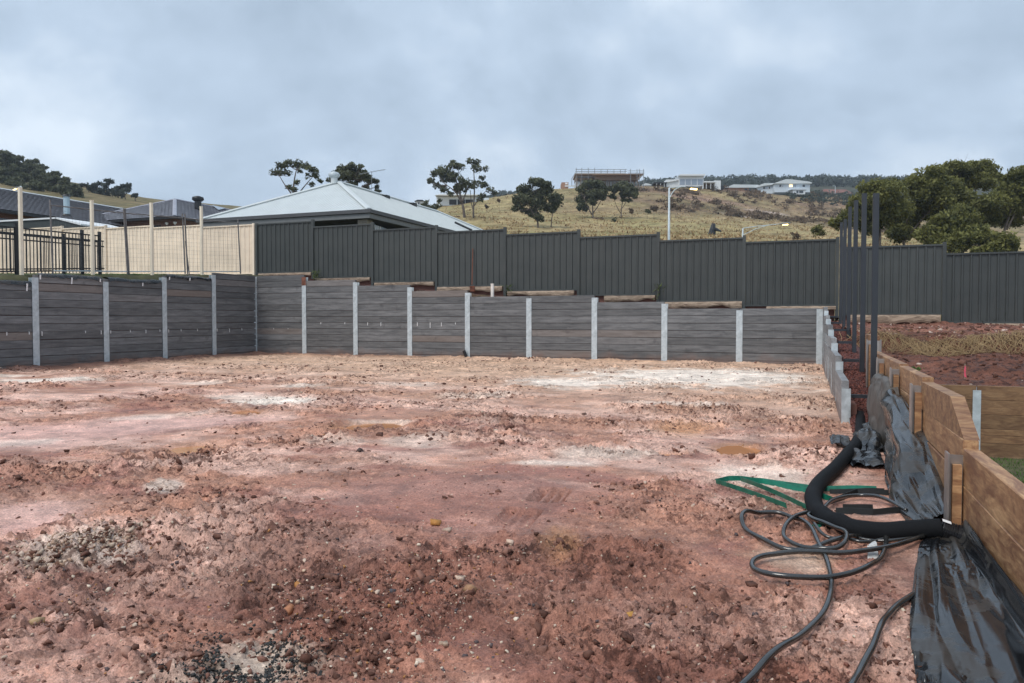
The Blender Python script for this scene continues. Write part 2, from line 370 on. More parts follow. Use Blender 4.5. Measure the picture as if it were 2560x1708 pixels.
class MB:
    def __init__(s): s.v = []; s.f = []
    def add(s, vs, fs):
        k = len(s.v); s.v += [tuple(float(c) for c in p) for p in vs]; s.f += [tuple(i + k for i in f) for f in fs]; return s
    def box(s, a, b):
        x0, y0, z0 = a; x1, y1, z1 = b
        return s.add([(x0, y0, z0), (x1, y0, z0), (x1, y1, z0), (x0, y1, z0), (x0, y0, z1), (x1, y0, z1), (x1, y1, z1), (x0, y1, z1)],
                     [(3, 2, 1, 0), (4, 5, 6, 7), (0, 1, 5, 4), (1, 2, 6, 5), (2, 3, 7, 6), (3, 0, 4, 7)])
    def obox(s, c, ax, ay, az):            # oriented box: centre and three half-vectors
        c, ax, ay, az = (np.array(t, float) for t in (c, ax, ay, az)); vs = []
        for k in (-1, 1):
            for i, j in ((-1, -1), (1, -1), (1, 1), (-1, 1)): vs.append(c + ax * i + ay * j + az * k)
        return s.add(vs, [(3, 2, 1, 0), (4, 5, 6, 7), (0, 1, 5, 4), (1, 2, 6, 5), (2, 3, 7, 6), (3, 0, 4, 7)])
    def cbox(s, a, b, c=0.006):            # box along x with chamfered long edges
        x0, y0, z0 = a; x1, y1, z1 = b
        pr = [(y0 + c, z0), (y1 - c, z0), (y1, z0 + c), (y1, z1 - c), (y1 - c, z1), (y0 + c, z1), (y0, z1 - c), (y0, z0 + c)]
        vs = [(x0, *p) for p in pr] + [(x1, *p) for p in pr]
        return s.add(vs, [tuple(range(8)), tuple(range(15, 7, -1))] + [(i + 8, (i + 1) % 8 + 8, (i + 1) % 8, i) for i in range(8)])
    def tube(s, pts, r, n=8, cap=True, flat=1.0):
        pts = [np.array(p, float) for p in pts]; rs = r if hasattr(r, '__len__') else [r] * len(pts)
        k0 = len(s.v); prev = None
        for i, p in enumerate(pts):
            t = pts[min(i + 1, len(pts) - 1)] - pts[max(i - 1, 0)]; t = t / (np.linalg.norm(t) + 1e-9)
            a = np.array([0, 0, 1.0]) if prev is None else prev
            if prev is None and abs(t[2]) > 0.9: a = np.array([1.0, 0, 0])
            u = np.cross(a, t); u /= np.linalg.norm(u) + 1e-9; b = np.cross(t, u); prev = b
            for j in range(n):
                an = 2 * math.pi * j / n; s.v.append(tuple(p + rs[i] * (math.cos(an) * u + math.sin(an) * b * flat)))
        for i in range(len(pts) - 1):
            for j in range(n): s.f.append((k0 + i * n + j, k0 + i * n + (j + 1) % n, k0 + (i + 1) * n + (j + 1) % n, k0 + (i + 1) * n + j))
        if cap:
            s.f.append(tuple(k0 + j for j in range(n))[::-1]); e = k0 + (len(pts) - 1) * n; s.f.append(tuple(e + j for j in range(n)))
        return s
    def poly(s, pts, ext):                 # planar polygon extruded by a vector
        n = len(pts); ext = np.array(ext, float); a = [np.array(p, float) for p in pts]
        return s.add(a + [p + ext for p in a], [tuple(range(n)), tuple(range(2 * n - 1, n - 1, -1))] + [((i + 1) % n, i, i + n, (i + 1) % n + n) for i in range(n)])
    def mesh(s, name, mat, smooth=False):
        me = bpy.data.meshes.new(name); me.from_pydata(s.v, [], s.f); me.materials.append(M[mat]); me.validate()
        import bmesh
        b = bmesh.new(); b.from_mesh(me); bmesh.ops.recalc_face_normals(b, faces=b.faces); b.to_mesh(me); b.free()
        if smooth: me.shade_smooth()
        return me
    def build(s, name, mat, parent=None, smooth=False):
        return link(bpy.data.objects.new(name, s.mesh(name, mat, smooth)), parent)

def np_mesh(name, V, Fq, mat, smooth=False, attrs=()):
    V = np.asarray(V, np.float32); Fq = np.asarray(Fq, np.int32); k = Fq.shape[1]
    me = bpy.data.meshes.new(name); me.vertices.add(len(V)); me.vertices.foreach_set('co', V.ravel())
    me.loops.add(Fq.size); me.loops.foreach_set('vertex_index', Fq.ravel())
    me.polygons.add(len(Fq)); me.polygons.foreach_set('loop_start', np.arange(0, Fq.size, k, dtype=np.int32))
    me.update(calc_edges=True)
    for an, typ, dom, arr in attrs:
        a = me.attributes.new(an, typ, dom)
        a.data.foreach_set('color' if 'COLOR' in typ else 'value', np.asarray(arr, np.float32).ravel())
    if smooth: me.polygons.foreach_set('use_smooth', np.ones(len(Fq), bool))
    me.materials.append(M[mat] if isinstance(mat, str) else mat); me.update()
    return me
def grid_faces(nx, ny):
    i = np.arange(nx * ny).reshape(ny, nx)
    return np.stack([i[:-1, :-1], i[:-1, 1:], i[1:, 1:], i[1:, :-1]], -1).reshape(-1, 4)
def rgba(c): c = np.asarray(c, float); return np.concatenate([c, np.ones(c.shape[:-1] + (1,))], -1)

# ================================================================== GROUND OF THE BUILDING PAD
def ell(x0, x1, y0, y1):                    # a stain on the pad: centre, half sizes, direction, from its extent in the photo
    cx, cy = (x0 + x1) / 2, (y0 + y1) / 2
    c = pz(cx, cy)[:2]; a = pz(x0, cy)[:2]; b = pz(x1, cy)[:2]; f = pz(cx, y0)[:2]; n = pz(cx, y1)[:2]
    d = (f - n); ln = np.linalg.norm(d)
    return c, np.linalg.norm(b - a) / 2, ln / 2 + 0.02, d / ln
def emask(x, y, el, soft=0.45, amp=0.55, fq=1.0):
    c, rw, rd, d = el; dx, dy = x - c[0], y - c[1]
    u = (dx * d[0] + dy * d[1]) / rd; v = (dx * d[1] - dy * d[0]) / rw
    r = np.sqrt(u * u + v * v) + amp * fbm(x * fq * 1.7 + c[0], y * fq * 1.7, 5, 0.6)
    return 1 - sstep(1 - soft, 1 + soft, r)
WHITE = [(ell(*a), s) for a, s in [((1480, 2020, 922, 962), 1.0), ((1290, 1560, 948, 968), .9), ((590, 790, 992, 1014), .95), ((520, 650, 985, 998), .5), ((0, 235, 946, 958), .9), ((-120, 60, 940, 948), .7),
         ((880, 1020, 1052, 1066), .6), ((1380, 1600, 1120, 1150), .55), ((1260, 1450, 1158, 1172), .6), ((1740, 2050, 1165, 1215), .55), ((90, 320, 1335, 1420), .5), ((690, 800, 963, 970), .6),
         ((1100, 1300, 985, 996), .4), ((1550, 1800, 1005, 1016), .5), ((380, 450, 1205, 1235), .6), ((950, 1140, 1095, 1120), .35), ((1900, 2080, 1380, 1425), .35), ((430, 560, 955, 963), .5), ((760, 900, 1098, 1120), .3),
         ((900, 1100, 960, 968), .35), ((0, 160, 1095, 1108), .4), ((300, 520, 1035, 1045), .35)]]
LILAC = [ell(-150, 420, 1055, 1112), ell(250, 640, 1045, 1078), ell(-100, 200, 1265, 1325)]
MOUND = [ell(760, 1500, 1165, 1330)]
DARKR = [ell(620, 1260, 1380, 1640), ell(950, 1750, 1350, 1480)]
BROWN = [ell(-80, 120, 1140, 1240), ell(60, 420, 1370, 1480), ell(1250, 2000, 1430, 1720), ell(560, 900, 1330, 1520)]
CHAR = [ell(430, 760, 1622, 1740)]
ORANGE = [ell(1880, 2080, 1375, 1425), ell(1790, 1910, 1105, 1142), ell(1350, 1440, 1330, 1400), ell(1640, 1780, 1050, 1090)]
PUD = [ell(850, 1010, 1057, 1077), ell(825, 905, 1068, 1081), ell(575, 652, 1026, 1038), ell(425, 560, 1110, 1134), ell(1795, 1900, 1112, 1138), ell(1640, 1720, 1133, 1139)]

def pud_mask(x, y):
    m = np.zeros_like(x)
    for p in PUD: m = np.maximum(m, emask(x, y, p, 0.5, 0.35, 1.6))
    return m
def rough_mask(x, y):
    r = np.clip(0.55 + 1.25 * fbm(x * 0.5 + 3, y * 0.62, 4, .55), 0.08, 1.0)
    for L, k in ((LILAC, .8), (MOUND, .85)):
        for e_ in L: r = r * (1 - k * emask(x, y, e_, 0.4, 0.3))
    for e_, s_ in WHITE[:5]: r = r * (1 - 0.55 * emask(x, y, e_, 0.4, 0.3))
    for e_ in BROWN + DARKR: r = np.maximum(r, 0.9 * emask(x, y, e_, 0.4, 0.4))
    return r
def ground_z(x, y, fine=True):
    x = np.asarray(x, float); y = np.asarray(y, float)
    z = 0.035 * fbm(x * 0.35, y * 0.35, 2) + 0.02 * fbm(x * 0.9 + 5, y * 0.9, 2)
    rg = rough_mask(x, y) * (1 - 0.8 * sstep(0.25, 0.5, x) * sstep(9.5, 8.5, y))
    c, rw, rd, d = MOUND[0]; z = z + 0.05 * np.exp(-(((x - c[0]) / 1.5) ** 2 + ((y - c[1] - .4) / 1.3) ** 2))
    # spoil banked against the walls
    z = z + 0.05 * np.exp(-((20.97 - y) / 0.35) ** 2) * (1 + 0.8 * fbm(x * 1.3, y * 0 + 2, 3)) + 0.07 * np.exp(-((x + 17.49) / 0.5) ** 2) * (1 + fbm(x * 0 + 4, y * 1.2, 3))
    z = z + 0.05 * np.exp(-((x - 0.8) / 0.45) ** 2) * sstep(9.0, 6.0, y) * (0.6 + fbm(x * 2, y * 2, 2))
    if fine:
        near = 1 / (1 + np.hypot(x, y) * 0.04)
        n = np.abs(fbm(x * 3.1, y * 3.1, 4, 0.55)); z = z + rg * 0.050 * n
        z = z + rg * 0.028 * np.maximum(fbm(x * 8, y * 8, 3, 0.6), -0.1) + (0.25 + rg) * 0.016 * fbm(x * 26, y * 26, 2) + rg * 0.032 * sstep(0.12, 0.36, fbm(x * 11 + 7, y * 11, 4, 0.65)) + (0.3 + rg) * 0.0065 * fbm(x * 62, y * 62, 2) + rg * 0.014 * sstep(0.1, 0.3, fbm(x * 24 + 3, y * 24, 3, 0.6))
        z = z + rg * 0.05 * sstep(0.28, 0.6, fbm(x * 1.6 + 40, y * 5.0, 4, 0.6))          # scraped ridges across the view
    pm = pud_mask(x, y); z = z * (1 - pm) - 0.030 * pm
    # tyre tread bars pressed into the mound
    for (tx_, ty_), dep_ in ((pz(1375, 1252)[:2], .036), (pz(1292, 1306)[:2], .012)):
        ux, uy = -.10, .995; a = (x - tx_) * ux + (y - ty_) * uy; b = -(x - tx_) * uy + (y - ty_) * ux
        tm = sstep(.21, .17, np.abs(a)) * sstep(.125, .105, np.abs(b)); z = z * (1 - .8 * tm) - dep_ * tm * sstep(-.2, .3, np.sin(b * 104))
    return z

def axis(a, b, fa, lo, hi):                # coordinates a..b with a spacing that depends on position
    out_ = [a]
    while out_[-1] < b: out_.append(out_[-1] + min(hi, max(lo, fa(out_[-1]))))
    out_[-1] = b; return np.array(out_)
gx = axis(-17.52, 0.90, lambda t: 0.0105 + max(0, -2.1 - t) * 0.0066, 0.0105, 0.085)
gy = np.concatenate([np.arange(-8, 1.4, 0.4), axis(1.4, 20.99, lambda t: 0.0095 + max(0, t - 2.4) * 0.0046, 0.0095, 0.075)])
GX, GY = np.meshgrid(gx, gy); X1, Y1 = GX.ravel(), GY.ravel()
GZ = ground_z(X1, Y1)
RG = rough_mask(X1, Y1)
def mixc(c, m, col): return c * (1 - m[:, None]) + np.array(col) * m[:, None]
base = np.tile(np.array([0.385, 0.205, 0.142]), (len(X1), 1))
nA = sstep(-0.25, 0.35, fbm(X1 * 0.55, Y1 * 0.8, 5, 0.6)); base = mixc(base, nA * 0.85, (0.62, 0.415, 0.335))
nB = sstep(0.05, 0.5, fbm(X1 * 0.9 + 9, Y1 * 1.4 + 3, 4, 0.6)); base = mixc(base, nB * 0.7, (0.25, 0.110, 0.085))
nr_ = sstep(5.6, 3.6, np.hypot(X1, Y1)) * np.clip(.75 + .8 * fbm(X1 * .8 + 12, Y1 * .8, 3), 0, 1); base = mixc(base, nr_ * .35, (0.265, 0.122, 0.090))
far = sstep(8, 18, Y1 + 0.15 * X1 + 2); base = mixc(base, far * 0.7, (0.55, 0.395, 0.270))
rightg = np.exp(-((X1 - 0.3) / 1.0) ** 2) * sstep(9, 11, Y1); base = mixc(base, rightg * 0.7, (0.50, 0.345, 0.255))
for e_ in LILAC: base = mixc(base, 0.75 * emask(X1, Y1, e_, .5, .4), (0.53, 0.335, 0.285))
for e_ in MOUND: base = mixc(base, 0.8 * emask(X1, Y1, e_, .6, .4), (0.285, 0.135, 0.103))
for e_ in DARKR: base = mixc(base, 0.75 * emask(X1, Y1, e_, .6, .5), (0.205, 0.088, 0.060))
for e_ in BROWN: base = mixc(base, 0.6 * emask(X1, Y1, e_, .6, .5), (0.205, 0.095, 0.068))
for e_ in ORANGE: base = mixc(base, 0.5 * emask(X1, Y1, e_, .6, .6), (0.50, 0.27, 0.13))
for e_, s_ in WHITE: base = mixc(base, s_ * emask(X1, Y1, e_, .45, .7), (0.74, 0.66, 0.565))
for e_ in CHAR: base = mixc(base, 0.85 * emask(X1, Y1, e_, .45, .6), (0.50, 0.42, 0.34))
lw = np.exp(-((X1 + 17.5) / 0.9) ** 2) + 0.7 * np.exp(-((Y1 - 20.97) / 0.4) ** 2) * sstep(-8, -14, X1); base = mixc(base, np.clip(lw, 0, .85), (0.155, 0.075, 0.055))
for p in PUD: base = mixc(base, 0.7 * emask(X1, Y1, p, .8, .3, 1.6), (0.45, 0.23, 0.12))
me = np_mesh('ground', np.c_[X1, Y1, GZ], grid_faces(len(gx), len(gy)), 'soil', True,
             [('soil', 'FLOAT_COLOR', 'POINT', rgba(base)), ('rough', 'FLOAT', 'POINT', RG)])
tag(link(bpy.data.objects.new('ground', me)), kind='structure')

# puddles: sheets of muddy water lying in the hollows
for i, p in enumerate(PUD):
    c, rw, rd, d = p; mb = MB(); n = 40; pts = []
    for k in range(n):
        a = 2 * math.pi * k / n
        u, v = math.cos(a) * rd * 1.25, math.sin(a) * rw * 1.2
        pts.append((c[0] + d[0] * u + d[1] * v, c[1] + d[1] * u - d[0] * v, -0.009 - .0015 * i))
    mb.add(pts, [tuple(range(n))]); tag(mb.build('puddle', 'water'), kind='structure')

# ------------------------------------------------------------------ clods, pebbles and stones
ICO_V, ICO_F = None, None
def ico():
    t = (1 + 5 ** .5) / 2
    v = np.array([(-1, t, 0), (1, t, 0), (-1, -t, 0), (1, -t, 0), (0, -1, t), (0, 1, t), (0, -1, -t), (0, 1, -t), (t, 0, -1), (t, 0, 1), (-t, 0, -1), (-t, 0, 1)], float)
    v /= np.linalg.norm(v[0])
    f = np.array([(0, 11, 5), (0, 5, 1), (0, 1, 7), (0, 7, 10), (0, 10, 11), (1, 5, 9), (5, 11, 4), (11, 10, 2), (10, 7, 6), (7, 1, 8), (3, 9, 4), (3, 4, 2), (3, 2, 6), (3, 6, 8), (3, 8, 9), (4, 9, 5), (2, 4, 11), (6, 2, 10), (8, 6, 7), (9, 8, 1)])
    return v, f
def ico2():
    v, f = ico(); v = list(map(tuple, v)); mid = {}; nf = []
    def m(a, b):
        k = (min(a, b), max(a, b))
        if k not in mid:
            p = (np.array(v[a]) + np.array(v[b])); p /= np.linalg.norm(p); v.append(tuple(p)); mid[k] = len(v) - 1
        return mid[k]
    for a, b, c in f:
        ab, bc, ca = m(a, b), m(b, c), m(c, a); nf += [(a, ab, ca), (b, bc, ab), (c, ca, bc), (ab, bc, ca)]
    return np.array(v), np.array(nf)
I1, I2 = ico(), ico2()
CB = (np.array([(-1, -1, -1), (1, -1, -1), (1, 1, -1), (-1, 1, -1), (-.8, -.9, 1), (.9, -.7, 1), (.7, .9, 1), (-.9, .8, 1), (0, 0, 1.25)], float) * .72,
      np.array([(3, 2, 1), (3, 1, 0), (0, 1, 5), (0, 5, 4), (1, 2, 6), (1, 6, 5), (2, 3, 7), (2, 7, 6), (3, 0, 4), (3, 4, 7), (4, 5, 8), (5, 6, 8), (6, 7, 8), (7, 4, 8)]))
def stones(name, P, size, tint, mat, flat=(0.45, 0.8), proto=I1, jit=0.28, sink=0.25, smooth=False, elong=1.5):
    v0, f0 = proto; n = len(P); k = len(v0)
    sc = np.stack([np.ones(n), RNG.uniform(1 / elong, 1, n), RNG.uniform(*flat, n)], -1) * size[:, None]
    V = v0[None] * (1 + RNG.normal(0, jit, (n, k, 1))) * sc[:, None, :]
    a = RNG.uniform(0, 2 * math.pi, n); ca, sa = np.cos(a), np.sin(a); tl = RNG.normal(0, 0.25, n)
    z = V[..., 2] + V[..., 0] * tl[:, None]
    X_ = V[..., 0] * ca[:, None] - V[..., 1] * sa[:, None]; Y_ = V[..., 0] * sa[:, None] + V[..., 1] * ca[:, None]
    V = np.stack([X_, Y_, z], -1) + P[:, None, :]; V[..., 2] += (sc[:, 2] * (1 - 2 * sink))[:, None] * 0.5
    Fq = (f0[None] + (np.arange(n) * k)[:, None, None]).reshape(-1, 3)
    col = rgba(np.repeat(tint, len(f0), 0))
    return np_mesh(name, V.reshape(-1, 3), Fq, mat, smooth, [('tint', 'FLOAT_COLOR', 'FACE', col)])
def scatter(n, rmin, rmax, test):
    P = []
    while sum(map(len, P)) < n:
        m = n * 3
        u = RNG.uniform(0, 1, m); rr = rmin * (rmax / rmin) ** (u ** 0.9); az_ = YAW + RNG.uniform(-0.72, 0.66, m)
        x = -np.sin(az_) * rr; y = np.cos(az_) * rr
        ok = (x > -17.3) & (x < 0.45) & (y < 20.85) & (y > 1.3); x, y = x[ok], y[ok]
        k = test(x, y) > RNG.uniform(0, 1, len(x)); P.append(np.c_[x[k], y[k]])
    P = np.concatenate(P)[:n]; return P
def dens(x, y): return np.clip(rough_mask(x, y) ** 2 * (0.25 + 1.5 * sstep(0.0, 0.5, fbm(x * 0.9 + 31, y * 1.1, 4, 0.6))), 0.02, 1) * (1 - pud_mask(x, y))
P = scatter(24000, 1.9, 22, dens); dist = np.hypot(P[:, 0], P[:, 1])
size = np.clip(RNG.lognormal(math.log(0.0046), 0.6, len(P)), 0.002, 0.020) * (1 + dist * 0.085)
pal = np.array([(0.105, 0.048, 0.034), (0.165, 0.080, 0.058), (0.24, 0.12, 0.088), (0.34, 0.19, 0.145), (0.55, 0.42, 0.33)])
tint = pal[RNG.choice(5, len(P), p=[.30, .30, .22, .13, .05])] * RNG.uniform(.8, 1.25, (len(P), 1))
tag(link(bpy.data.objects.new('soil_clods', stones('soil_clods', np.c_[P, ground_z(P[:, 0], P[:, 1])], size, tint, 'clod', (0.3, 0.75), CB, jit=0.32, sink=0.5))), 'dark red brown clods of churned clay strewn over the pad', 'soil', kind='stuff')
P = scatter(5200, 1.8, 9, lambda x, y: np.clip(0.15 + 0.9 * np.maximum(emask(x, y, DARKR[0], .6, .4), emask(x, y, BROWN[1], .6, .4)), 0, 1))
size = np.clip(RNG.lognormal(math.log(0.0048), 0.45, len(P)), 0.002, 0.013)
pal = np.array([(0.70, 0.585, 0.46), (0.55, 0.40, 0.29), (0.42, 0.20, 0.075), (0.27, 0.12, 0.09), (0.10, 0.075, 0.075)])
tint = pal[RNG.choice(5, len(P), p=[.20, .24, .10, .26, .20])] * RNG.uniform(.8, 1.15, (len(P), 1))
tag(link(bpy.data.objects.new('pebbles', stones('pebbles', np.c_[P, ground_z(P[:, 0], P[:, 1])], size, tint, 'stone', (0.45, 0.8), CB, jit=0.22, sink=0.6))), 'small white, ochre and dark pebbles washed out of the clay', 'pebbles', kind='stuff')
# whitish clods on the left and charcoal gravel at the bottom edge
c, rw, rd, d = WHITE[10][0]; n = 1900
P = np.c_[c[0] + RNG.normal(0, rw * .55, n), c[1] + RNG.normal(0, rd * .6, n)]; P = P[P[:, 0] > -17]
tag(link(bpy.data.objects.new('pale_clods', stones('pale_clods', np.c_[P, ground_z(P[:, 0], P[:, 1])], np.clip(RNG.lognormal(math.log(.0065), .5, len(P)), .003, .022),
    np.array([(0.56, 0.44, 0.34), (0.42, 0.28, 0.20), (0.16, 0.08, 0.055)])[RNG.choice(3, len(P), p=[.28, .32, .40])], 'clod', (.4, .8), CB, .28, .35))), 'whitish crumbled clods in a patch on the left of the pad', 'soil', kind='stuff')
c, rw, rd, d = CHAR[0]; n = 3400
P = np.c_[c[0] + RNG.normal(0, rw * .55, n), c[1] + RNG.normal(0.02, rd * .62, n)]
k = fbm(P[:, 0] * 5, P[:, 1] * 5, 3) > -0.08; P = P[k]
tag(link(bpy.data.objects.new('charcoal_gravel', stones('charcoal_gravel', np.c_[P, ground_z(P[:, 0], P[:, 1])], np.clip(RNG.lognormal(math.log(.0036), .5, len(P)), .0015, .009),
    np.tile((0.032, 0.032, 0.031), (len(P), 1)) * RNG.uniform(.6, 1.6, (len(P), 1)), 'stone', (0.5, 0.9), CB, .25))), 'black charcoal gravel spilt on a patch of pale sand', 'gravel', kind='stuff')
ROCKS = [((1090, 1322), .042, (0.50, 0.24, 0.07), 'ochre orange rock on the smooth red mound', 'I2'), ((1180, 1497), .036, (0.36, 0.20, 0.11), 'flat tan brown stone in the pebbly patch of the foreground', 'I2'),
         ((922, 1486), .020, (0.80, 0.74, 0.66), 'round white pebble left of the dark stones in the foreground', 'I1'), ((326, 1330), .030, (0.80, 0.72, 0.58), 'cream oval stone above the pale clods on the left', 'I2'),
         ((978, 1482), .035, (0.085, 0.08, 0.09), 'slate grey flat stone beside the round white pebble', 'I2'), ((1576, 1540), .030, (0.50, 0.27, 0.07), 'yellow ochre rock among the clods at lower right', 'I2'),
         ((718, 1542), .030, (0.40, 0.17, 0.085), 'flat orange stone in the foreground above the charcoal patch', 'I2'), ((88, 1558), .034, (0.48, 0.33, 0.18), 'tan lumpy stone low on the left of the foreground', 'I2'),
         ((1389, 1458), .026, (0.70, 0.62, 0.56), 'pale pink stone right of the pebbly foreground patch', 'I2'), ((742, 1478), .026, (0.42, 0.19, 0.06), 'orange shard among pebbles left of the tan brown stone', 'I2'),
         ((1462, 1038), .05, (0.11, 0.06, 0.045), 'dark lump of clay standing alone mid pad', 'I2'), ((900, 1140), .045, (0.075, 0.05, 0.045), 'blackish clod on the near edge of the wheel rut', 'I2')]
for (x, y), s_, t_, lab, pr in ROCKS:
    p = pz(x, y); z = float(ground_z(p[0:1], p[1:2])[0])
    m_ = stones('rock', np.array([[p[0], p[1], z + s_ * .15]]), np.array([s_]), np.array([t_]), 'stone', (0.45, 0.65), I2 if pr == 'I1' else CB, 0.10 if pr == 'I1' else .2, 0.55, False)
    tag(link(bpy.data.objects.new('rock', m_)), lab, 'rock', 'stones lying on the pad')

# ================================================================== RETAINING WALLS OF GREY SLEEPERS
def sleeper_mesh(L, mat='sleeper', th=0.08, hh=0.190, c=0.004):
    mb = MB(); mb.cbox((-L / 2, 0, -hh / 2), (L / 2, th, hh / 2), c); return mb.mesh('sleeper', mat)
SL = [sleeper_mesh(1.986)]
def hpost_mesh(h, wfl=0.165, dep=0.125, t=0.012, mat='galv', below=0.4):
    mb = MB(); b = -below
    mb.box((-wfl / 2, -0.022, b), (wfl / 2, -0.022 + t, h)); mb.box((-0.006, -0.010, b), (0.006, dep - 0.022 - t, h - 0.001)); mb.box((-wfl / 2, dep - 0.022 - t, b), (wfl / 2, dep - 0.022, h - 0.002))
    return mb.mesh('post', mat)
XC, YC = -17.49, 20.97
back = thing('retaining_wall', ((XC + .5) / 2, YC, 0), 'long grey concrete sleeper retaining wall with galvanised posts across the back of the pad', 'retaining wall')
def bay(wall, p0, ang, top, L=2.0, base=0.11, mesh=None):
    ca, sa = math.cos(ang), math.sin(ang)
    k = int(round((top - base) / 0.2))
    for i in range(-1, k):
        z = base + 0.1 + 0.2 * i
        j = RNG.normal(0, 0.0022, 3)
        inst('sleeper', mesh or SL[0], wall, (p0[0] + ca * L / 2 - sa * j[0], p0[1] + sa * L / 2 + ca * j[0], z + j[1]), (j[2] * .3, 0, ang + j[2] * .4))
BT = [2.71, 2.51, 2.31, 2.11, 1.91, 1.91, 1.71, 1.51, 1.51]
for i, t_ in enumerate(BT): bay(back, (XC + 2 * i, YC), 0, t_)
BPT = [2.68, 2.63, 2.42, 2.23, 2.03, 1.84, 1.84, 1.65, 1.46, 1.48]
for i, h in enumerate(BPT):
    wd = 0.165 if i else 0.06
    o = inst('post', hpost_mesh(h, wd), back, (XC + 2 * i + (0.02 if i == 0 else 0), YC, 0), (0, 0, 0))
mb = MB(); mb.box((-0.084, -0.026, 2.35), (0.084, -0.0225, 2.632)); tag(inst('rusty_cap', mb.mesh('rusty_cap', 'rust'), back, (XC + 2, YC, 0)), 'rust stained top of the post near the corner')
left = thing('retaining_wall', (XC, 16, 0), 'left grey sleeper retaining wall below the cream fence, running toward the camera', 'retaining wall')
LT = [2.71, 2.51, 2.31, 2.31, 2.11, 2.11]
for i, t_ in enumerate(LT): bay(left, (XC, YC - 2 * i - 2), math.pi / 2, t_)       # face looks to +X
for i, h in enumerate([2.63, 2.45, 2.23, 2.24, 2.2, 2.2]):
    inst('post', hpost_mesh(h), left, (XC, YC - 2 * (i + 1), 0), (0, 0, math.pi / 2))
SLOPE = 0.009
def gxr(y): return 0.475 + SLOPE * (y - 9.45)
right = thing('retaining_wall', (gxr(15), 15, 0), 'stepped grey sleeper wall on the right, lower toward its free near end', 'retaining wall')
ra = math.pi / 2 - SLOPE
RTOP = [0.51, 0.71, 0.91, 1.11, 1.31, 1.51]
s15 = sleeper_mesh(1.50, 'sleeper_sheen'); s20 = sleeper_mesh(1.986, 'sleeper_sheen')  # right wall takes the copy with sky sheen in its colour
for i, t_ in enumerate(RTOP):
    y0 = 9.45 + 2 * i; L = 2.0 if i < 5 else 1.50
    k = int(round((t_ - 0.11) / 0.2))
    for j_ in range(-1, k):
        j = RNG.normal(0, 0.003, 3)
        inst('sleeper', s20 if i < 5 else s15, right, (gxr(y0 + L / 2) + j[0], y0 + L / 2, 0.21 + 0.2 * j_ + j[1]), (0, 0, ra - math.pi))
for i, h in enumerate([0.41, 0.62, 0.82, 1.02, 1.22, 1.42]):
    mb = MB(); y0 = 9.45 + 2 * i
    mb.box((gxr(y0) - 0.004, y0 - 0.014, -0.3), (gxr(y0) + 0.094, y0 - 0.004, h)); mb.box((gxr(y0) + 0.084, y0 - 0.004, -0.3), (gxr(y0) + 0.094, y0 + 0.08, h - .001))
    mb.build('post', 'galv', right)
mb = MB()
for i, t_ in enumerate(BT): mb.box((XC + 2 * i - .02, YC + .085, -.4), (XC + 2 * i + 2.0, YC + .6, t_ - .12))
tag(mb.build('backfill', 'redearth'), kind='structure')
mb = MB()
for i, t_ in enumerate(LT): mb.box((XC - .6, YC - 2 * i - 2, -.4), (XC - .085, YC - 2 * i + .01, t_ - .12))
tag(mb.build('backfill', 'redearth'), kind='structure')
mb = MB()
for i, t_ in enumerate(RTOP): mb.box((gxr(9.45 + 2 * i) + .10, 9.6 + 2 * i if i == 0 else 9.45 + 2 * i, -.4), (gxr(9.45 + 2 * i) + .17, 11.45 + 2 * i, t_ - .30))
tag(mb.build('backfill', 'redearth'), kind='structure')
# white tie ends poking out of the joints
def tie(wall, p, ang, ln, w_=0.018):
    mb = MB(); mb.box((-w_ / 2, -0.016, -ln), (w_ / 2, -0.012, 0.006)); mb.box((-w_ / 2, -0.012, 0.0), (w_ / 2, 0.02, 0.004))
    inst('tie_end', mb.mesh('tie_end', 'white'), wall, p, (0, 0, ang))
def u2x(xs, o, s): return [o + a / s for a in xs]
for x, zl, ln in [(685, .91, .03), (721, .91, .02), (803, 1.11, .05), (863, 1.11, .05), (920, 1.11, .09), (953, 1.11, .11), (1044, 1.11, .1), (1076, 1.11, .16), (1104, 1.11, .11), (1139, 1.11, .05)]:
    p = py(x, 850, YC); tie(back, (p[0], YC, zl), 0, ln)
for x in (16, 72, 104, 213, 252, 276, 325, 364, 399, 421, 452, 493, 542, 573, 604):
    p = pX(x, 830, XC); tie(left, (XC, p[1], 0.91), math.pi / 2, random.uniform(.05, .13))

# black film folded over the top of the left wall, with white tabs
fl = thing('plastic_membrane', (XC, 14, 2.3), 'black membrane edge folded over the top of the left retaining wall', 'membrane')
for i, (t_, a) in enumerate([(2.51, 0), (2.31, 0), (2.31, 0), (2.11, 0), (2.11, 0)]):
    y1 = YC - 2 * (i + 1) - 0.1; n = 40; V = []; prof = [(-.22, .05), (-.06, .035), (.0, .015), (.012, -.03), (.018, -.09)]
    for k in range(n + 1):
        y = y1 - 1.8 * k / n; sag = 0.05 * float(fbm(np.array([y * 1.1]), np.array([3.0 + i]), 4)[0])
        hang = 0.5 + 0.7 * abs(float(fbm(np.array([y * 1.3]), np.array([8.0 + i]), 3)[0])) * 2
        for (dx, dz) in prof: V.append((XC + dx + .004, y, t_ + .012 + (dz if dz > 0 else dz * hang) + sag * (1 if dz > 0 else .6)))
    link(bpy.data.objects.new('membrane_fold', np_mesh('membrane_fold', V, grid_faces(len(prof), n + 1), 'film', True)), fl)
for x, y, ln in [(68, 712, .22), (101, 690, .12), (180, 697, .2), (251, 700, .08), (357, 710, .09), (424, 695, .08), (475, 697, .09)]:
    p = pX(x, y, XC + .03); mb = MB(); mb.box((-.003, -.018, -ln * .7), (.003, .018, .03)); inst('tab', mb.mesh('tab', 'white'), fl, tuple(p), (0, 0.12, 0))

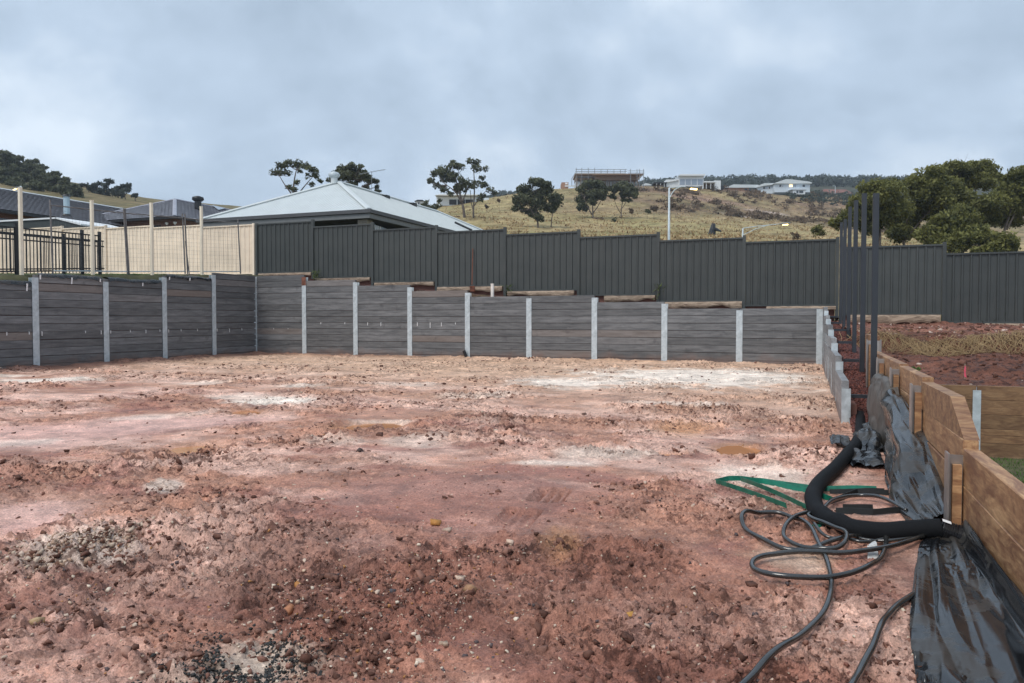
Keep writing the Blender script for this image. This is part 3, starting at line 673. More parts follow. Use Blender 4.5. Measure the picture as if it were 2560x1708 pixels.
# ================================================================== STEEL SHEET FENCES
def sheet_mesh(w_, h, mat, period=0.195, rib=0.028):
    n = int(w_ / period) + 1; xs = []; ds = []
    for i in range(n):
        for a, d in ((0, 0), (0.66, 0), (0.74, rib), (0.92, rib)):
            x = (i + a) * period
            if x < w_: xs.append(x); ds.append(d)
    xs.append(w_); ds.append(0)
    V = [(x, -d, 0) for x, d in zip(xs, ds)] + [(x, -d, h) for x, d in zip(xs, ds)]; k = len(xs)
    mb = MB(); mb.add(V, [(i, i + 1, i + 1 + k, i + k) for i in range(k - 1)]); return mb.mesh('panel', mat)
YF, XF0, PW = 21.75, -18.06, 2.375
PT = [(2.85, 4.60), (2.63, 4.40), (2.44, 4.19), (2.26, 4.02), (2.09, 3.85), (1.92, 3.67), (1.72, 3.48), (1.58, 3.35), (1.34, 3.12), (1.12, 2.88), (0.90, 2.66), (0.70, 2.46), (0.5, 2.26)]
fen = thing('sheet_metal_fence', (-6, YF, 1.5), 'dark charcoal corrugated metal fence stepping down to the right above the back wall', 'fence')
dk = sheet_mesh(PW - 0.09, 1.76, 'fence')
def rails(root, x0, z0, z1, w_, mat):
    for nm, z in (('top_rail', z1 - 0.035), ('bottom_rail', z0 - 0.005)):
        mb = MB(); mb.box((x0, YF - 0.045, z), (x0 + w_, YF + 0.02, z + 0.045)); mb.build(nm, mat, root)
for i, (z0, z1) in enumerate(PT):
    x0 = XF0 + PW * i + (0.12 if i >= 8 else 0)
    inst('panel', dk, fen, (x0 + 0.045, YF, z0), (0, 0, 0), (1, 1, (z1 - z0) / 1.76))
    rails(fen, x0 + 0.04, z0, z1, PW - 0.08, 'fence')
    zt = z1 + 0.07 if i else z1 + 0.03; zt = max(zt, PT[i - 1][1] + .06) if i else zt
    mb = MB(); mb.box((x0 - 0.042, YF - 0.055, z0 - 0.35), (x0 + 0.042, YF + 0.04, zt)); mb.build('post', 'fence', fen)
    if i == 7:
        mb = MB(); mb.box((x0 + PW - .042, YF - .055, z0 - .5), (x0 + PW + .042, YF + .04, z1 + .05)); mb.build('post', 'fence', fen)
        mb = MB(); mb.box((x0 + PW + .10, YF - .02, z0 - .3), (x0 + PW + .13, YF + .01, z1 - .18)); mb.build('gap_strip', 'galv', fen)
def rough_board(name, x0, x1, z, h, th, root, y=YF - 0.06, mat='plinth', seed=0):
    n = 26; V = []; prof = 8
    for i in range(n + 1):
        t = i / n; x = x0 + (x1 - x0) * t
        hh = h * 1.15 * (0.85 + 0.45 * float(fbm(np.array([x * 1.7]), np.array([seed * 3.1]), 3)[0])); 
        for k in range(prof):
            a = 2 * math.pi * (k + .5) / prof; rr = 1 + 0.12 * float(pn(np.array([x * 4.]), np.array([k * 1.7 + seed]))[0])
            V.append((x, y + th / 2 * math.cos(a) * rr * 1.1, z - hh / 2 + hh / 2 * math.sin(a) * rr * 1.15))
    mb = MB(); fs = [(i * prof + k, i * prof + (k + 1) % prof, (i + 1) * prof + (k + 1) % prof, (i + 1) * prof + k) for i in range(n) for k in range(prof)]
    fs += [tuple(range(prof)), tuple(n * prof + k for k in range(prof))[::-1]]
    mb.add(V, fs); return mb.build(name, mat, root)
for i, (a, b, h) in enumerate([(.1, 2.33, .10), (.05, 2.3, .12), (.1, 2.3, .13), (.05, 2.3, .15), (.1, 2.25, .13), (.8, 2.3, .15), (.1, 2.33, .16), (.6, 2.35, .13), (.2, 2.3, .22), (.9, 2.4, .12)]):
    x0 = XF0 + PW * i + (0.12 if i >= 8 else 0); rough_board('plinth', x0 + a, x0 + b, PT[i][0] - 0.012, h, 0.07, fen, seed=i)
cf = thing('sheet_metal_fence', (-27, YF, 2.9), 'cream corrugated metal fence at upper left behind the pool fence', 'fence')
ck = sheet_mesh(PW - 0.07, 1.75, 'cream', 0.195, 0.024)
for i in range(8):
    x1 = XF0 - 0.14 - PW * i; x0 = x1 - PW; zb = 2.85 + 0.045 * i; zt = 4.60 + 0.085 * i if i < 5 else 4.6 + .085 * 4 + .05 * (i - 4)
    inst('panel', ck, cf, (x0 + .035, YF + .01, zb), (0, 0, 0), (1, 1, (zt - zb) / 1.75))
    mb = MB(); mb.box((x0 + .03, YF - .035, zt - .03), (x1 - .03, YF + .03, zt + .015)); mb.build('top_rail', 'cream', cf)
    mb = MB(); mb.box((x0 + .03, YF - .03, zb - .01), (x1 - .03, YF + .03, zb + .03)); mb.build('bottom_rail', 'cream', cf)
    mb = MB(); mb.box((x1 - .034, YF - .05, zb - .3), (x1 + .034, YF + .04, zt + .04)); mb.build('post', 'cream', cf)

mb = MB()
for i, (z0, z1) in enumerate(PT):
    x0 = XF0 + PW * i + (0.12 if i >= 8 else 0); mb.box((x0 - .04, YF + .05, z0 - 1.2), (x0 + PW - .05, YF + .28, z0 + .02))
tag(mb.build('backfill', 'redearth'), kind='structure')
# ------------------------------------------------------------------ ground behind the walls
def zterr(x): return 2.62 + (x + 17) * (-0.0755)
sx = np.linspace(-17.6, 1.0, 180); sy = np.array([21.035, 21.15, 21.3, 21.5, 21.8, 22.2]); AX, AY = np.meshgrid(sx, sy)
tops = np.array([BT[min(8, max(0, int((x - XC) // 2)))] - 0.10 for x in sx])
z_near = np.minimum(zterr(sx), tops); zz = []
for i, y in enumerate(sy):
    t = min(1, (y - 21.035) / 0.5); zz.append(z_near * (1 - t) + (zterr(sx) - .04) * t + 0.03 * fbm(sx * 3, sx * 0 + y * 4, 3))
zz = np.array(zz); colr = np.tile(np.array([0.10, 0.055, 0.042]), (AX.size, 1)); k = np.clip(fbm(AX.ravel() * 2, AY.ravel() * 3, 3) * 1.5 + .3, 0, 1); colr = mixc(colr, k * .7, (0.07, 0.06, 0.03))
tag(link(bpy.data.objects.new('soil_terrace', np_mesh('soil_terrace', np.c_[AX.ravel(), AY.ravel(), zz.ravel()], grid_faces(len(sx), len(sy)), 'soil', True, [('soil', 'FLOAT_COLOR', 'POINT', rgba(colr)), ('rough', 'FLOAT', 'POINT', np.ones(AX.size))]))), kind='structure')
ux = np.concatenate([np.linspace(-80, -24, 20), np.linspace(-23, -17.57, 60)]); uy = np.linspace(-8, 22.0, 120); AX, AY = np.meshgrid(ux, uy)
def zlawn(x, y): return 2.20 + (np.clip(y, 11, 21.8) - 11) * 0.055 + np.clip(-18.2 - x, 0, 8) * 0.03 + 0.04 * fbm(x * 1.1, y * 1.1, 3)
Zl = zlawn(AX, AY); Zl = Zl - 0.25 * sstep(-17.75, -17.57, AX)
Zl = Zl - (AX > -17.7) * 0.0
tag(link(bpy.data.objects.new('upper_lawn', np_mesh('upper_lawn', np.c_[AX.ravel(), AY.ravel(), Zl.ravel()], grid_faces(len(ux), len(uy)), 'lawn', True))), kind='structure')

def blades(name, P, h, spread, mat, wid=0.008, lean=0.5, label=None, cat='grass', parent=None, kind='stuff'):
    n = len(P); a = RNG.uniform(0, 2 * math.pi, n); b = RNG.uniform(0, 2 * math.pi, n); hh = h * RNG.uniform(.5, 1.2, n)
    dx, dy = np.cos(a) * wid, np.sin(a) * wid; l = RNG.uniform(0, lean, n) * hh
    v0 = P - np.c_[dx, dy, 0 * dx]; v1 = P + np.c_[dx, dy, 0 * dx]; tip = P + np.c_[np.cos(b) * l, np.sin(b) * l, hh * (1 - .3 * lean)]
    V = np.stack([v0, v1, tip], 1).reshape(-1, 3); Fq = np.arange(3 * n).reshape(-1, 3)
    o = link(bpy.data.objects.new(name, np_mesh(name, V, Fq, mat, False, [('v', 'FLOAT', 'FACE', RNG.uniform(0, 1, n))])), parent)
    if parent is None: tag(o, label, cat, kind=kind)
    return o
n = 9000; P = np.c_[RNG.uniform(-23, -17.9, n), RNG.uniform(13.5, 20.3, n)]; P = np.c_[P, zlawn(P[:, 0], P[:, 1]) - .02]
k = fbm(P[:, 0] * .8, P[:, 1] * .8, 3) > -0.25; blades('lawn_grass', P[k], 0.055, 0, 'grass', 0.012, .6, 'patchy green grass at the foot of the cream fence', 'grass')

# ================================================================== POSTS, POOL FENCE AND TEMPORARY FENCE ON THE LEFT
for (xt, yt, xb, yb), lab in zip([(50, 470, 57, 700), (229, 502, 232, 690), (378, 508, 381, 694), (503, 517, 507, 694)],
        ['tall cream square post at far left, nearest to the camera', 'tall cream square post in front of the black pool fence end', 'tall cream square post in the middle of the cream fence', 'tall cream square post nearest the corner of the grey wall']):
    t_ = pX(xt, yt, -17.8); b_ = pX(xb, yb, -17.8)
    mb = MB(); mb.box((-17.835, t_[1] - .035, b_[2] - .5), (-17.765, t_[1] + .035, t_[2])); mb.box((-17.838, t_[1] - .038, t_[2]), (-17.762, t_[1] + .038, t_[2] + .012))
    tag(mb.build('fence_post', 'creampost'), lab, 'post', 'cream posts along the left wall')
def pool_fence(x, y0, y1, posts, label, zoff=0.0):
    root = thing('pool_fence', (x, (y0 + y1) / 2, 2.4), label, 'fence')
    zb = lambda y: float(2.33 + (y - 13) * 0.07 + zoff)
    zr = lambda y: float(3.50 + (y - 13) * 0.02 + zoff)
    for y in posts:
        mb = MB(); mb.box((x - .033, y - .033, zb(y) - .25), (x + .033, y + .033, zr(y) + .1)); mb.box((x - .037, y - .037, zr(y) + .1), (x + .037, y + .037, zr(y) + .115)); mb.build('post', 'black', root)
    for nm, dz in (('top_rail', 0.0), ('middle_rail', -0.17), ('bottom_rail', None)):
        za, zc = (zr(y0) + dz, zr(y1) + dz) if dz is not None else (zb(y0) + .08, zb(y1) + .08)
        mb = MB(); c0 = np.array([x, (y0 + y1) / 2, (za + zc) / 2]); mb.obox(c0, (.016, 0, 0), (0, (y1 - y0) / 2, (zc - za) / 2), (0, 0, .018)); mb.build(nm, 'black', root)
    rod = MB(); rod.box((-.008, -.008, 0), (.008, .008, 1.0)); rm = rod.mesh('baluster', 'black')
    y = y0 + .06
    while y < y1: inst('baluster', rm, root, (x, y, zb(y) + .02), (0, 0, 0), (1, 1, zr(y) - zb(y) - .02)); y += 0.10
pool_fence(-18.3, 10.4, 15.5, [11.4, 13.1, 14.95, 15.5], 'black tubular pool fence along the top of the left wall')
pool_fence(-20.6, 11.5, 17.6, [13.6, 16.2], 'black pool fence standing behind the first one on the left', 0.1)
# temporary site fence: leaning frames with fine wire
tf_pts = [(pX(125, 500, -18.2), pX(132, 685, -18.2)), (pX(309, 521, -18.2), pX(319, 686, -18.2)), (pX(459, 535, -18.2), pX(466, 685, -18.2)), (pX(597, 548, -18.2), pX(604, 685, -18.2))]
for i in range(3):
    (t0, b0), (t1, b1) = tf_pts[i], tf_pts[i + 1]
    off = 0.05 if i else 0
    lab = ['grey temporary fence frame in front of the black pool fence', 'grey temporary fence frame in the middle of the cream fence', 'grey temporary fence frame at the corner end of the cream fence'][i]
    root = thing('temporary_fence', b0, lab, 'fence', 'temporary fence frames on the left bank')
    o_ = np.array([0, off, 0])
    MB().tube([b0 + o_, t0 + o_], .022, 8).build('upright', 'dull_steel', root); MB().tube([b1 - o_, t1 - o_], .022, 8).build('upright', 'dull_steel', root)
    ra0, ra1 = b0 + (t0 - b0) * .93 + o_, b1 + (t1 - b1) * .93 - o_
    MB().tube([ra0, ra1], .019, 6).build('top_rail', 'dull_steel', root)
    MB().tube([b0 + o_ + np.array([0, 0, .08]), b1 - o_ + np.array([0, 0, .08])], .019, 6).build('bottom_rail', 'galv', root)
    wm = MB(); lo0, lo1 = b0 + (t0 - b0) * .06 + o_, b1 + (t1 - b1) * .06 - o_
    for k in range(1, 22): wm.tube([lo0 + (lo1 - lo0) * k / 22, ra0 + (ra1 - ra0) * k / 22], .0016, 3, False)
    for k in range(1, 13): wm.tube([lo0 + (ra0 - lo0) * k / 13, lo1 + (ra1 - lo1) * k / 13], .0016, 3, False)
    tag(wm.build('wire_mesh', 'dull_steel', root), kind='stuff')
    if i == 1:
        MB().tube([b1 + np.array([.0, .12, 0]), b1 + (t1 - b1) * .55 + np.array([0, .02, 0])], .016, 6).build('brace', 'dull_steel', root)
    f_ = MB(); f_.box((b1[0] - .35, b1[1] - .12, b1[2] - .14), (b1[0] + .35, b1[1] + .12, b1[2] - .02)); f_.build('foot_block', 'black', root)

# ================================================================== RIGHT SIDE
def px_(y): return 0.82 + 0.011 * (y - 9.65)
for i, (y, zb, zt) in enumerate([(9.65, .17, 2.67), (11.65, .30, 2.98), (13.65, .5, 3.18), (15.65, .7, 3.35), (17.65, .85, 3.36), (19.65, .95, 3.54)]):
    x = px_(y); nm = ['nearest and largest of the dark steel fence posts on the right', 'second dark steel fence post from the near end of the stepped wall', 'third dark steel fence post from the near end of the stepped wall', 'fourth dark steel fence post from the near end, shorter looking', 'fifth dark steel fence post, next to the last by the fence', 'farthest dark steel fence post beside the charcoal fence corner'][i]
    root = thing('steel_post', (x, y, zb), nm, 'post', 'dark steel posts behind the stepped wall')
    mb = MB(); mb.cbox((0, -.0325, -.0325), (zt - zb, .0325, .0325), .007)
    me_ = mb.mesh('post', 'steelpost'); inst('post', me_, root, (x, y, zb), (0, -math.pi / 2, 0))
    zk = [.33, .65, .85, 1.03, 1.16, 1.30][i]
    mb = MB(); mb.box((gxr(y) + .10, y - .03, zk - .04), (x - .038, y + .03, zk)); mb.build('bracket', 'steelpost', root)
    mb = MB(); mb.box((gxr(y) + .094, y - .05, zk - .07), (gxr(y) + .102, y + .05, zk + .03)); mb.build('bracket_plate', 'steelpost', root)

# treated pine wall
TS = 0.010
def tx(y): return 0.838 + TS * (y - 4.6)
tw = thing('timber_retaining_wall', (tx(6), 6, 0), 'brown treated pine sleeper wall at right foreground with sloped end board', 'retaining wall')
TB = [(-1.6, 0.0, .31), (0.0, 1.7, .51), (1.7, 4.66, .51), (4.66, 6.22, .755), (6.22, 7.7, .785), (7.7, 9.15, .80), (9.15, 10.7, .80), (10.7, 12.05, 1.0)]
ta = math.pi / 2 - TS
TSL = {}
for bi, (y0, y1, t_) in enumerate(TB):
    L = y1 - y0 - 0.014
    key = round(L, 2)
    if key not in TSL: TSL[key] = sleeper_mesh(L, 'timber', 0.075, 0.1992, 0.005)
    n = 0; z = t_ - 0.1
    while z > -0.75:
        if bi == 3 and n == 0:      # top board with its near end cut to a slope
            xa = tx((y0 + y1) / 2); ya, yb = y0 + .007, y1 - .007; zb, zt = z - .099, z + .099
            mb = MB(); pts = [(xa, ya, zb), (xa, ya + .42, zt), (xa, yb, zt), (xa, yb, zb)]
            mb.poly(pts, (.075, 0, 0)); tag(mb.build('sleeper', 'timber', tw), 'top board with its near end cut on a slope')
        else:
            j = RNG.normal(0, .002, 3)
            inst('sleeper', TSL[key], tw, (tx((y0 + y1) / 2) + .0375 + j[0] + .0375, (y0 + y1) / 2, z + j[1]), (0, 0, ta))
        z -= 0.2; n += 1
for i, (y, h) in enumerate([(1.7, .5), (4.66, .485), (6.22, .735), (7.7, .765), (9.15, .79), (10.7, .95)]):
    x = tx(y) - .002
    mb = MB(); fw_ = .05
    mb.box((x - .075, y - fw_, -.6), (x - .066, y + fw_, h)); mb.box((x - .066, y - .004, -.6), (x + .086, y + .004, h - .012)); mb.box((x + .086, y - fw_, -.6), (x + .095, y + fw_, h))
    mb.build('post', 'galv_metal', tw)
    mb = MB(); mb.box((x - .050, y - .046, -.3), (x - .006, y - .012, h - .06)); mb.build('packer', 'timber', tw)
# pine wall of the next block, below the bank
pw = thing('timber_retaining_wall', (5, 12.1, -.6), 'pine sleeper wall below the red soil bank on the right, above a lawn', 'retaining wall')
psl = {h: sleeper_mesh(2.386, 'pine_green', .05, h - .003, .004) for h in (.2, .09, .11)}
for i in range(6):
    x0 = -0.08 + 2.4 * i; z = .29
    if i == 0:
        x0 = .95; 
    for h in (.2, .2, .2, .09, .11, .2, .2):
        xx = 2.33 + 2.4 * i - 1.2
        if i == 0:
            mb = MB(); mb.cbox((.93, 12.05, z - h + .002), (2.325, 12.10, z - .001), .004); mb.build('sleeper', 'pine_green', pw)
        else: inst('sleeper', psl[h], pw, (xx, 12.05, z - h / 2), (0, 0, 0))
        z -= h
    mb = MB(); xp = 2.33 + 2.4 * i; mb.box((xp - .05, 12.035, -1.0), (xp + .05, 12.046, .225)); mb.box((xp - .004, 12.046, -1), (xp + .004, 12.12, .22)); mb.build('post', 'galv', pw)

# bank of red soil between that wall and the fence
bx = axis(0.9, 30, lambda t: .045 + max(0, t - 5) * .03, .045, .6); by = axis(12.08, 22.2, lambda t: .05 if t < 17 else .12, .05, .12)
AX, AY = np.meshgrid(bx, by); X2, Y2 = AX.ravel(), AY.ravel()
def zbank(x, y):
    cr_ = 15.3 + .35 * fbm(x * .7, x * 0 + 2, 2); t = np.clip((y - 12.1) / (cr_ - 12.1), 0, 1)
    z = .27 + .32 * sstep(0, .55, t) + .36 * sstep(.70, .98, t) + np.clip(y - cr_, 0, 8) * .022
    z = z + .10 * fbm(x * 1.5, y * 1.5, 5, .55) * sstep(0, .12, t) + .02 * fbm(x * 7, y * 7, 2) * sstep(0, .1, t)
    return z + .06 * sstep(1.8, .9, x) * sstep(13, 16, y) - .03 * np.clip(x - 4, 0, 6) * sstep(16, 20, y)
Z2 = zbank(X2, Y2); cb_ = np.tile(np.array([0.105, 0.040, 0.023]), (len(X2), 1))
cb_ = mixc(cb_, sstep(15.0, 16.2, Y2) * .7, (0.24, 0.110, 0.075)); cb_ = mixc(cb_, sstep(.1, .5, fbm(X2 * 2, Y2 * 2, 4)) * .45, (0.17, 0.075, 0.05))
tag(link(bpy.data.objects.new('soil_bank', np_mesh('soil_bank', np.c_[X2, Y2, Z2], grid_faces(len(bx), len(by)), 'soil', True, [('soil', 'FLOAT_COLOR', 'POINT', rgba(cb_)), ('rough', 'FLOAT', 'POINT', np.ones(len(X2)))]))), kind='structure')
n = 2600; P = np.c_[RNG.uniform(1.0, 9, n), RNG.uniform(12.2, 21, n)]
tag(link(bpy.data.objects.new('bank_rubble', stones('bank_rubble', np.c_[P, zbank(P[:, 0], P[:, 1])], np.clip(RNG.lognormal(math.log(.02), .5, n), .006, .07),
    np.array([(0.10, 0.045, 0.032), (0.18, 0.085, 0.06), (0.55, 0.43, 0.36)])[RNG.choice(3, n, p=[.55, .37, .08])], 'clod'))), 'clods and pale stones on the dark red soil bank', 'soil', kind='stuff')
# dry grass and roots hanging over the crest of the bank
cxs = np.array([1.15, 1.5, 1.9, 2.15, 2.6, 2.9, 3.4, 3.75, 4.0, 4.5, 5.0, 5.4, 6.1, 6.8, 7.5]); ci = RNG.choice(len(cxs), 2000, p=np.array([5, 7, 6, 2, 5, 2, 3, 6, 8, 6, 3, 2, 2, 2, 2]) / 61.0)
x = cxs[ci] + RNG.normal(0, .17, len(ci)); y = 14.95 + .35 * fbm(x * .7, x * 0 + 2, 2) + .12 * np.sin(cxs[ci] * 9) + np.where(RNG.uniform(0, 1, len(ci)) < .45, RNG.normal(.35, .7, len(ci)), RNG.normal(0, .10, len(ci)))
P = np.c_[x, y, zbank(x, y) - .01 + RNG.uniform(0, .05, len(x))]; blades('dry_grass', P, .22, 0, 'straw', .004, 2.4, 'straw coloured dry grass tufts along the crest of the red bank', 'grass')
rt = MB()
for i in range(420):
    x = random.choice((1.7, 2.2, 2.9, 3.6, 4.1)) + random.gauss(0, .35); y = 14.85 + .3 * random.random(); p = np.array([x, y, float(zbank(np.array([x]), np.array([y]))[0]) + .04]); pts = [p]
    a = random.uniform(-1.6, 1.6)
    for k in range(5):
        p = p + np.array([a * .07 + random.gauss(0, .03), -.10 - random.random() * .05, 0]); p[2] = float(zbank(p[0:1], p[1:2])[0]) + .02 + .03 * random.random(); pts.append(p.copy())
    rt.tube(pts, [.0045, .004, .0035, .003, .002, .0015], 4, False)
o = rt.build('dry_roots', 'straw'); o.data.attributes.new('v', 'FLOAT', 'FACE').data.foreach_set('value', RNG.uniform(.2, .9, len(o.data.polygons)).astype(np.float32))
tag(o, 'tangled pale roots trailing down the face of the red bank', 'roots', kind='stuff')

# lawn of the next block
lx = np.linspace(.93, 30, 60); ly = np.linspace(-8, 12.03, 60); AX, AY = np.meshgrid(lx, ly)
tag(link(bpy.data.objects.new('lower_lawn', np_mesh('lower_lawn', np.c_[AX.ravel(), AY.ravel(), np.full(AX.size, -.70) + .01 * fbm(AX.ravel(), AY.ravel(), 2)], grid_faces(60, 60), 'lawn', True))), kind='structure')
n = 26000; P = np.c_[RNG.uniform(.96, 4.5, n), RNG.uniform(3.0, 12.0, n), np.full(n, -.71)]; blades('lower_lawn_grass', P, .055, 0, 'grass', .006, .7, 'short bright green lawn below the pine wall at the right edge', 'grass')

# red scoria in the gap between the walls
qx = np.linspace(0, 1, 9); qy = np.linspace(8.2, 21.4, 130); V = []
def zsc(y): return np.interp(y, [8.2, 9.0, 9.7, 10.6, 11.6, 13.6, 15.6, 17.6, 19.6, 21.4], [-.03, .02, .08, .30, .44, .64, .84, .95, 1.05, 1.15])
for y in qy:
    a, b = gxr(max(y, 9.46)) + .085, tx(y) - .01 + (0.06 if y > 12.05 else 0)
    for t in qx: V.append((a + (b - a) * t, y, float(zsc(y)) + .02 * math.sin(t * 3.1)))
me = np_mesh('scoria_bed', V, grid_faces(9, 130), 'soil', True, [('soil', 'FLOAT_COLOR', 'POINT', rgba(np.tile((0.10, 0.035, 0.028), (len(V), 1)))), ('rough', 'FLOAT', 'POINT', np.ones(len(V)))])
tag(link(bpy.data.objects.new('scoria_bed', me)), kind='structure')
n = 6500; y = 8.6 + 12.4 * RNG.uniform(0, 1, n) ** 1.5; t = RNG.uniform(0, 1, n); a = gxr(np.maximum(y, 9.46)) + .09; b = tx(y) - .01
P = np.c_[a + (b - a) * t, y, zsc(y) + .02 * np.sin(t * 3.1) + .004]
tag(link(bpy.data.objects.new('scoria_gravel', stones('scoria_gravel', P, RNG.uniform(.008, .022, n), np.array([(0.115, 0.035, 0.028), (0.17, 0.06, 0.045), (0.07, 0.025, 0.022)])[RNG.choice(3, n)] , 'stone', (.6, .9)))), 'dark red scoria gravel filling the gap between the two right hand walls', 'gravel', kind='stuff')

# ------------------------------------------------------------------ black film, pipe, hose, straps
def sheet(name, label, rows, ncol, mat, cat, amp, fq, seed, parent=None):
    # rows: list of polylines (same station count), each a list of 3D points across; resampled and wrinkled
    A = np.array(rows, float); nr, nc = A.shape[:2]
    NR = 170; ncol = int(ncol * 1.7); r_i = np.linspace(0, nr - 1, NR); c_i = np.linspace(0, nc - 1, ncol)
    T = np.empty((NR, nc, 3))
    for c in range(nc):
        for k in range(3): T[:, c, k] = np.interp(r_i, range(nr), A[:, c, k])
    U = np.empty((NR, ncol, 3))
    for r_ in range(NR):
        for k in range(3): U[r_, :, k] = np.interp(c_i, range(nc), T[r_, :, k])
    for _ in range(8):                                       # soften
        U[1:-1] = (U[:-2] + 2 * U[1:-1] + U[2:]) / 4; U[:, 1:-1] = (U[:, :-2] + 2 * U[:, 1:-1] + U[:, 2:]) / 4
    du = np.gradient(U, axis=0); dv_ = np.gradient(U, axis=1); nn = np.cross(du, dv_); nn /= np.linalg.norm(nn, axis=2, keepdims=True) + 1e-9
    nn *= np.sign(nn[..., 2:3] + 1e-6)
    I, J = np.meshgrid(np.linspace(0, 1, NR), np.linspace(0, 1, ncol), indexing='ij')
    wr = np.abs(fbm(I * fq[0] + seed, J * fq[1] + seed * 2, 2, .4)); cr_ = .5 * fbm(I * fq[0] * 2.1, J * fq[1] * 1.7 + seed, 2)
    U = U + nn * (amp * (wr * 1.3 + .30 * cr_ + .14 * np.clip(1 - 6 * np.abs(pn(I * fq[0] * 1.1 + 5, J * fq[1] * 1.3 + seed)), 0, 1) + .05 * np.clip(1 - 7 * np.abs(pn(I * fq[0] * 3.2, J * fq[1] * 3 + seed)), 0, 1)))[..., None]
    g = ground_z(U[..., 0].ravel(), U[..., 1].ravel()).reshape(U.shape[:2]); U[..., 2] = np.maximum(U[..., 2], g + .012)
    o = link(bpy.data.objects.new(name, np_mesh(name, U.reshape(-1, 3), grid_faces(ncol, NR), mat, True)), parent)
    if parent is None: tag(o, label, cat)
    return o
def gz(p, fine=True): return float(ground_z(np.array([p[0]]), np.array([p[1]]), fine)[0])
rows = []
for x0, y0, yy in [(2298, 1760, 2.72), (2290, 1700, 2.95), (2282, 1600, 3.2), (2285, 1520, 3.5), (2290, 1440, 3.85), (2300, 1385, 4.2), (2320, 1365, 4.45)]:
    e0 = pz(x0, y0); wx = tx(e0[1]) - .004; y_ = e0[1]
    rows.append([(e0[0], y_, .006), (e0[0] * .75 + wx * .25, y_, .045), (e0[0] * .45 + wx * .55, y_, .03), (wx - .03, y_, .05), (wx - .002, y_, .16)])
sheet('plastic_sheet', 'wet black plastic sheet lying along the foot of the pine wall in the foreground', rows, 60, 'film', 'plastic sheet', .050, (1.2, 2.6), 3.0)
rows = []
for y_, top, xb in [(4.78, .10, .64), (5.1, .13, .60), (5.5, .22, .58), (5.9, .33, .60), (6.4, .40, .66), (7.0, .52, .70), (7.5, .56, .73), (7.72, .50, .77)]:
    wx = tx(y_) - .085 if 5.9 < y_ else tx(y_) - .03
    rows.append([(xb, y_ - .1, .012), (xb + .03, y_, top * .35 + .02), (xb * .45 + wx * .55, y_, top * .75), (wx, y_, top), (tx(y_) - .004, y_ + .02, top * .93)])
sheet('plastic_sheet', 'crumpled glossy black plastic sheet slumped against the pine wall behind the pipe end', rows, 50, 'film', 'plastic sheet', .10, (1.6, 2.6), 8.0)
rows = []
for y_, top, xb in [(7.45, .50, .775), (7.65, .60, .755), (8.0, .64, .72), (8.5, .62, .70), (9.0, .60, .72), (9.35, .5, .76)]:
    rows.append([(xb, y_, .01), (xb + .01, y_, top * .4), (xb + .02, y_, top * .8), (tx(y_) - .09, y_, top), (tx(y_) - .02, y_, top * .97)])
sheet('membrane_flap', 'dull grey brown membrane flap hung over the pine wall posts', rows, 40, 'cloth', 'membrane', .06, (2.4, 1.8), 5.0)
for i, (x0, y0, x1, y1, zz_, lab) in enumerate([(2078, 1112, 2128, 1134, .05, 'torn black plastic scrap left of the bent pipe'), (2155, 1080, 2215, 1108, .10, 'bunched black plastic scrap nearest the gravel'), (2150, 1106, 2210, 1146, .13, 'glossy black plastic bundle right of the bent pipe'), (2128, 1146, 2212, 1182, .06, 'flat black plastic flap in front of the glossy bundle')]):
    c0, c1 = pz((x0 + x1) / 2, y1), pz((x0 + x1) / 2, y0); wl = pz(x0, y1)[0], pz(x1, y1)[0]
    ya, yb = c0[1], min(c1[1], c0[1] + 1.0); g = gz(c0)
    rows = [[(wl[0] + (wl[1] - wl[0]) * s_, ya + (yb - ya) * t_, g + .012 + zz_ * math.sin(math.pi * min(1, s_ * .8 + .1)) * math.sin(math.pi * t_) ) for s_ in (0, .25, .5, .75, 1)] for t_ in (0, .3, .6, 1)]
    sheet('plastic_scrap', lab, rows, 34, 'film', 'plastic scrap', .06 if zz_ > .05 else .035, (1.8, 1.8), 12 + i)

def spline(pts, n=10):
    pts = [np.array(p, float) for p in pts]; P = [2 * pts[0] - pts[1]] + pts + [2 * pts[-1] - pts[-2]]; o = []
    for i in range(1, len(P) - 2):
        for k in range(n):
            t = k / n; a, b, c, d = P[i - 1], P[i], P[i + 1], P[i + 2]
            o.append(.5 * ((2 * b) + (-a + c) * t + (2 * a - 5 * b + 4 * c - d) * t * t + (-a + 3 * b - 3 * c + d) * t ** 3))
    return o + [pts[-1]]
PR = .052
pp = [(2150, 988, .17), (2151, 1020, .10), (2151, 1060, .065), (2149, 1090, .055), (2138, 1122, .055), (2105, 1158, .055), (2062, 1194, .055), (2036, 1228, .055), (2034, 1262, .055), (2060, 1296, .057), (2112, 1318, .06), (2180, 1328, .06), (2250, 1333, .06), (2310, 1336, .06), (2352, 1339, .06)]
pts = spline([pz(x, y, z) for x, y, z in pp], 10)
pts = [np.array([p[0], p[1], max(p[2], gz(p) + PR * .9)]) for p in pts]
for _ in range(6): pts = [pts[0]] + [(pts[i - 1] + 2 * pts[i] + pts[i + 1]) / 4 for i in range(1, len(pts) - 1)] + [pts[-1]]
pr = thing('drainage_pipe', pts[-1], 'black sock covered drainage pipe bending from the gravel to the pine wall', 'pipe')
MB().tube(pts, PR, 20).build('sock', 'pipe', pr, True)
e0, e1 = pts[-1], pz(2412, 1343, .065); dirn = (e1 - e0); ln = np.linalg.norm(dirn); cp = []; cr2 = []
for k in range(60):
    t = k / 59; cp.append(e0 + dirn * t); cr2.append(PR * (.98 if t < .02 else (.90 + .10 * (math.sin(t * 60) > 0))) if t < .62 else PR * 1.04)
MB().tube(cp, cr2, 20).build('corrugated_end', 'pipe_plain', pr, False)
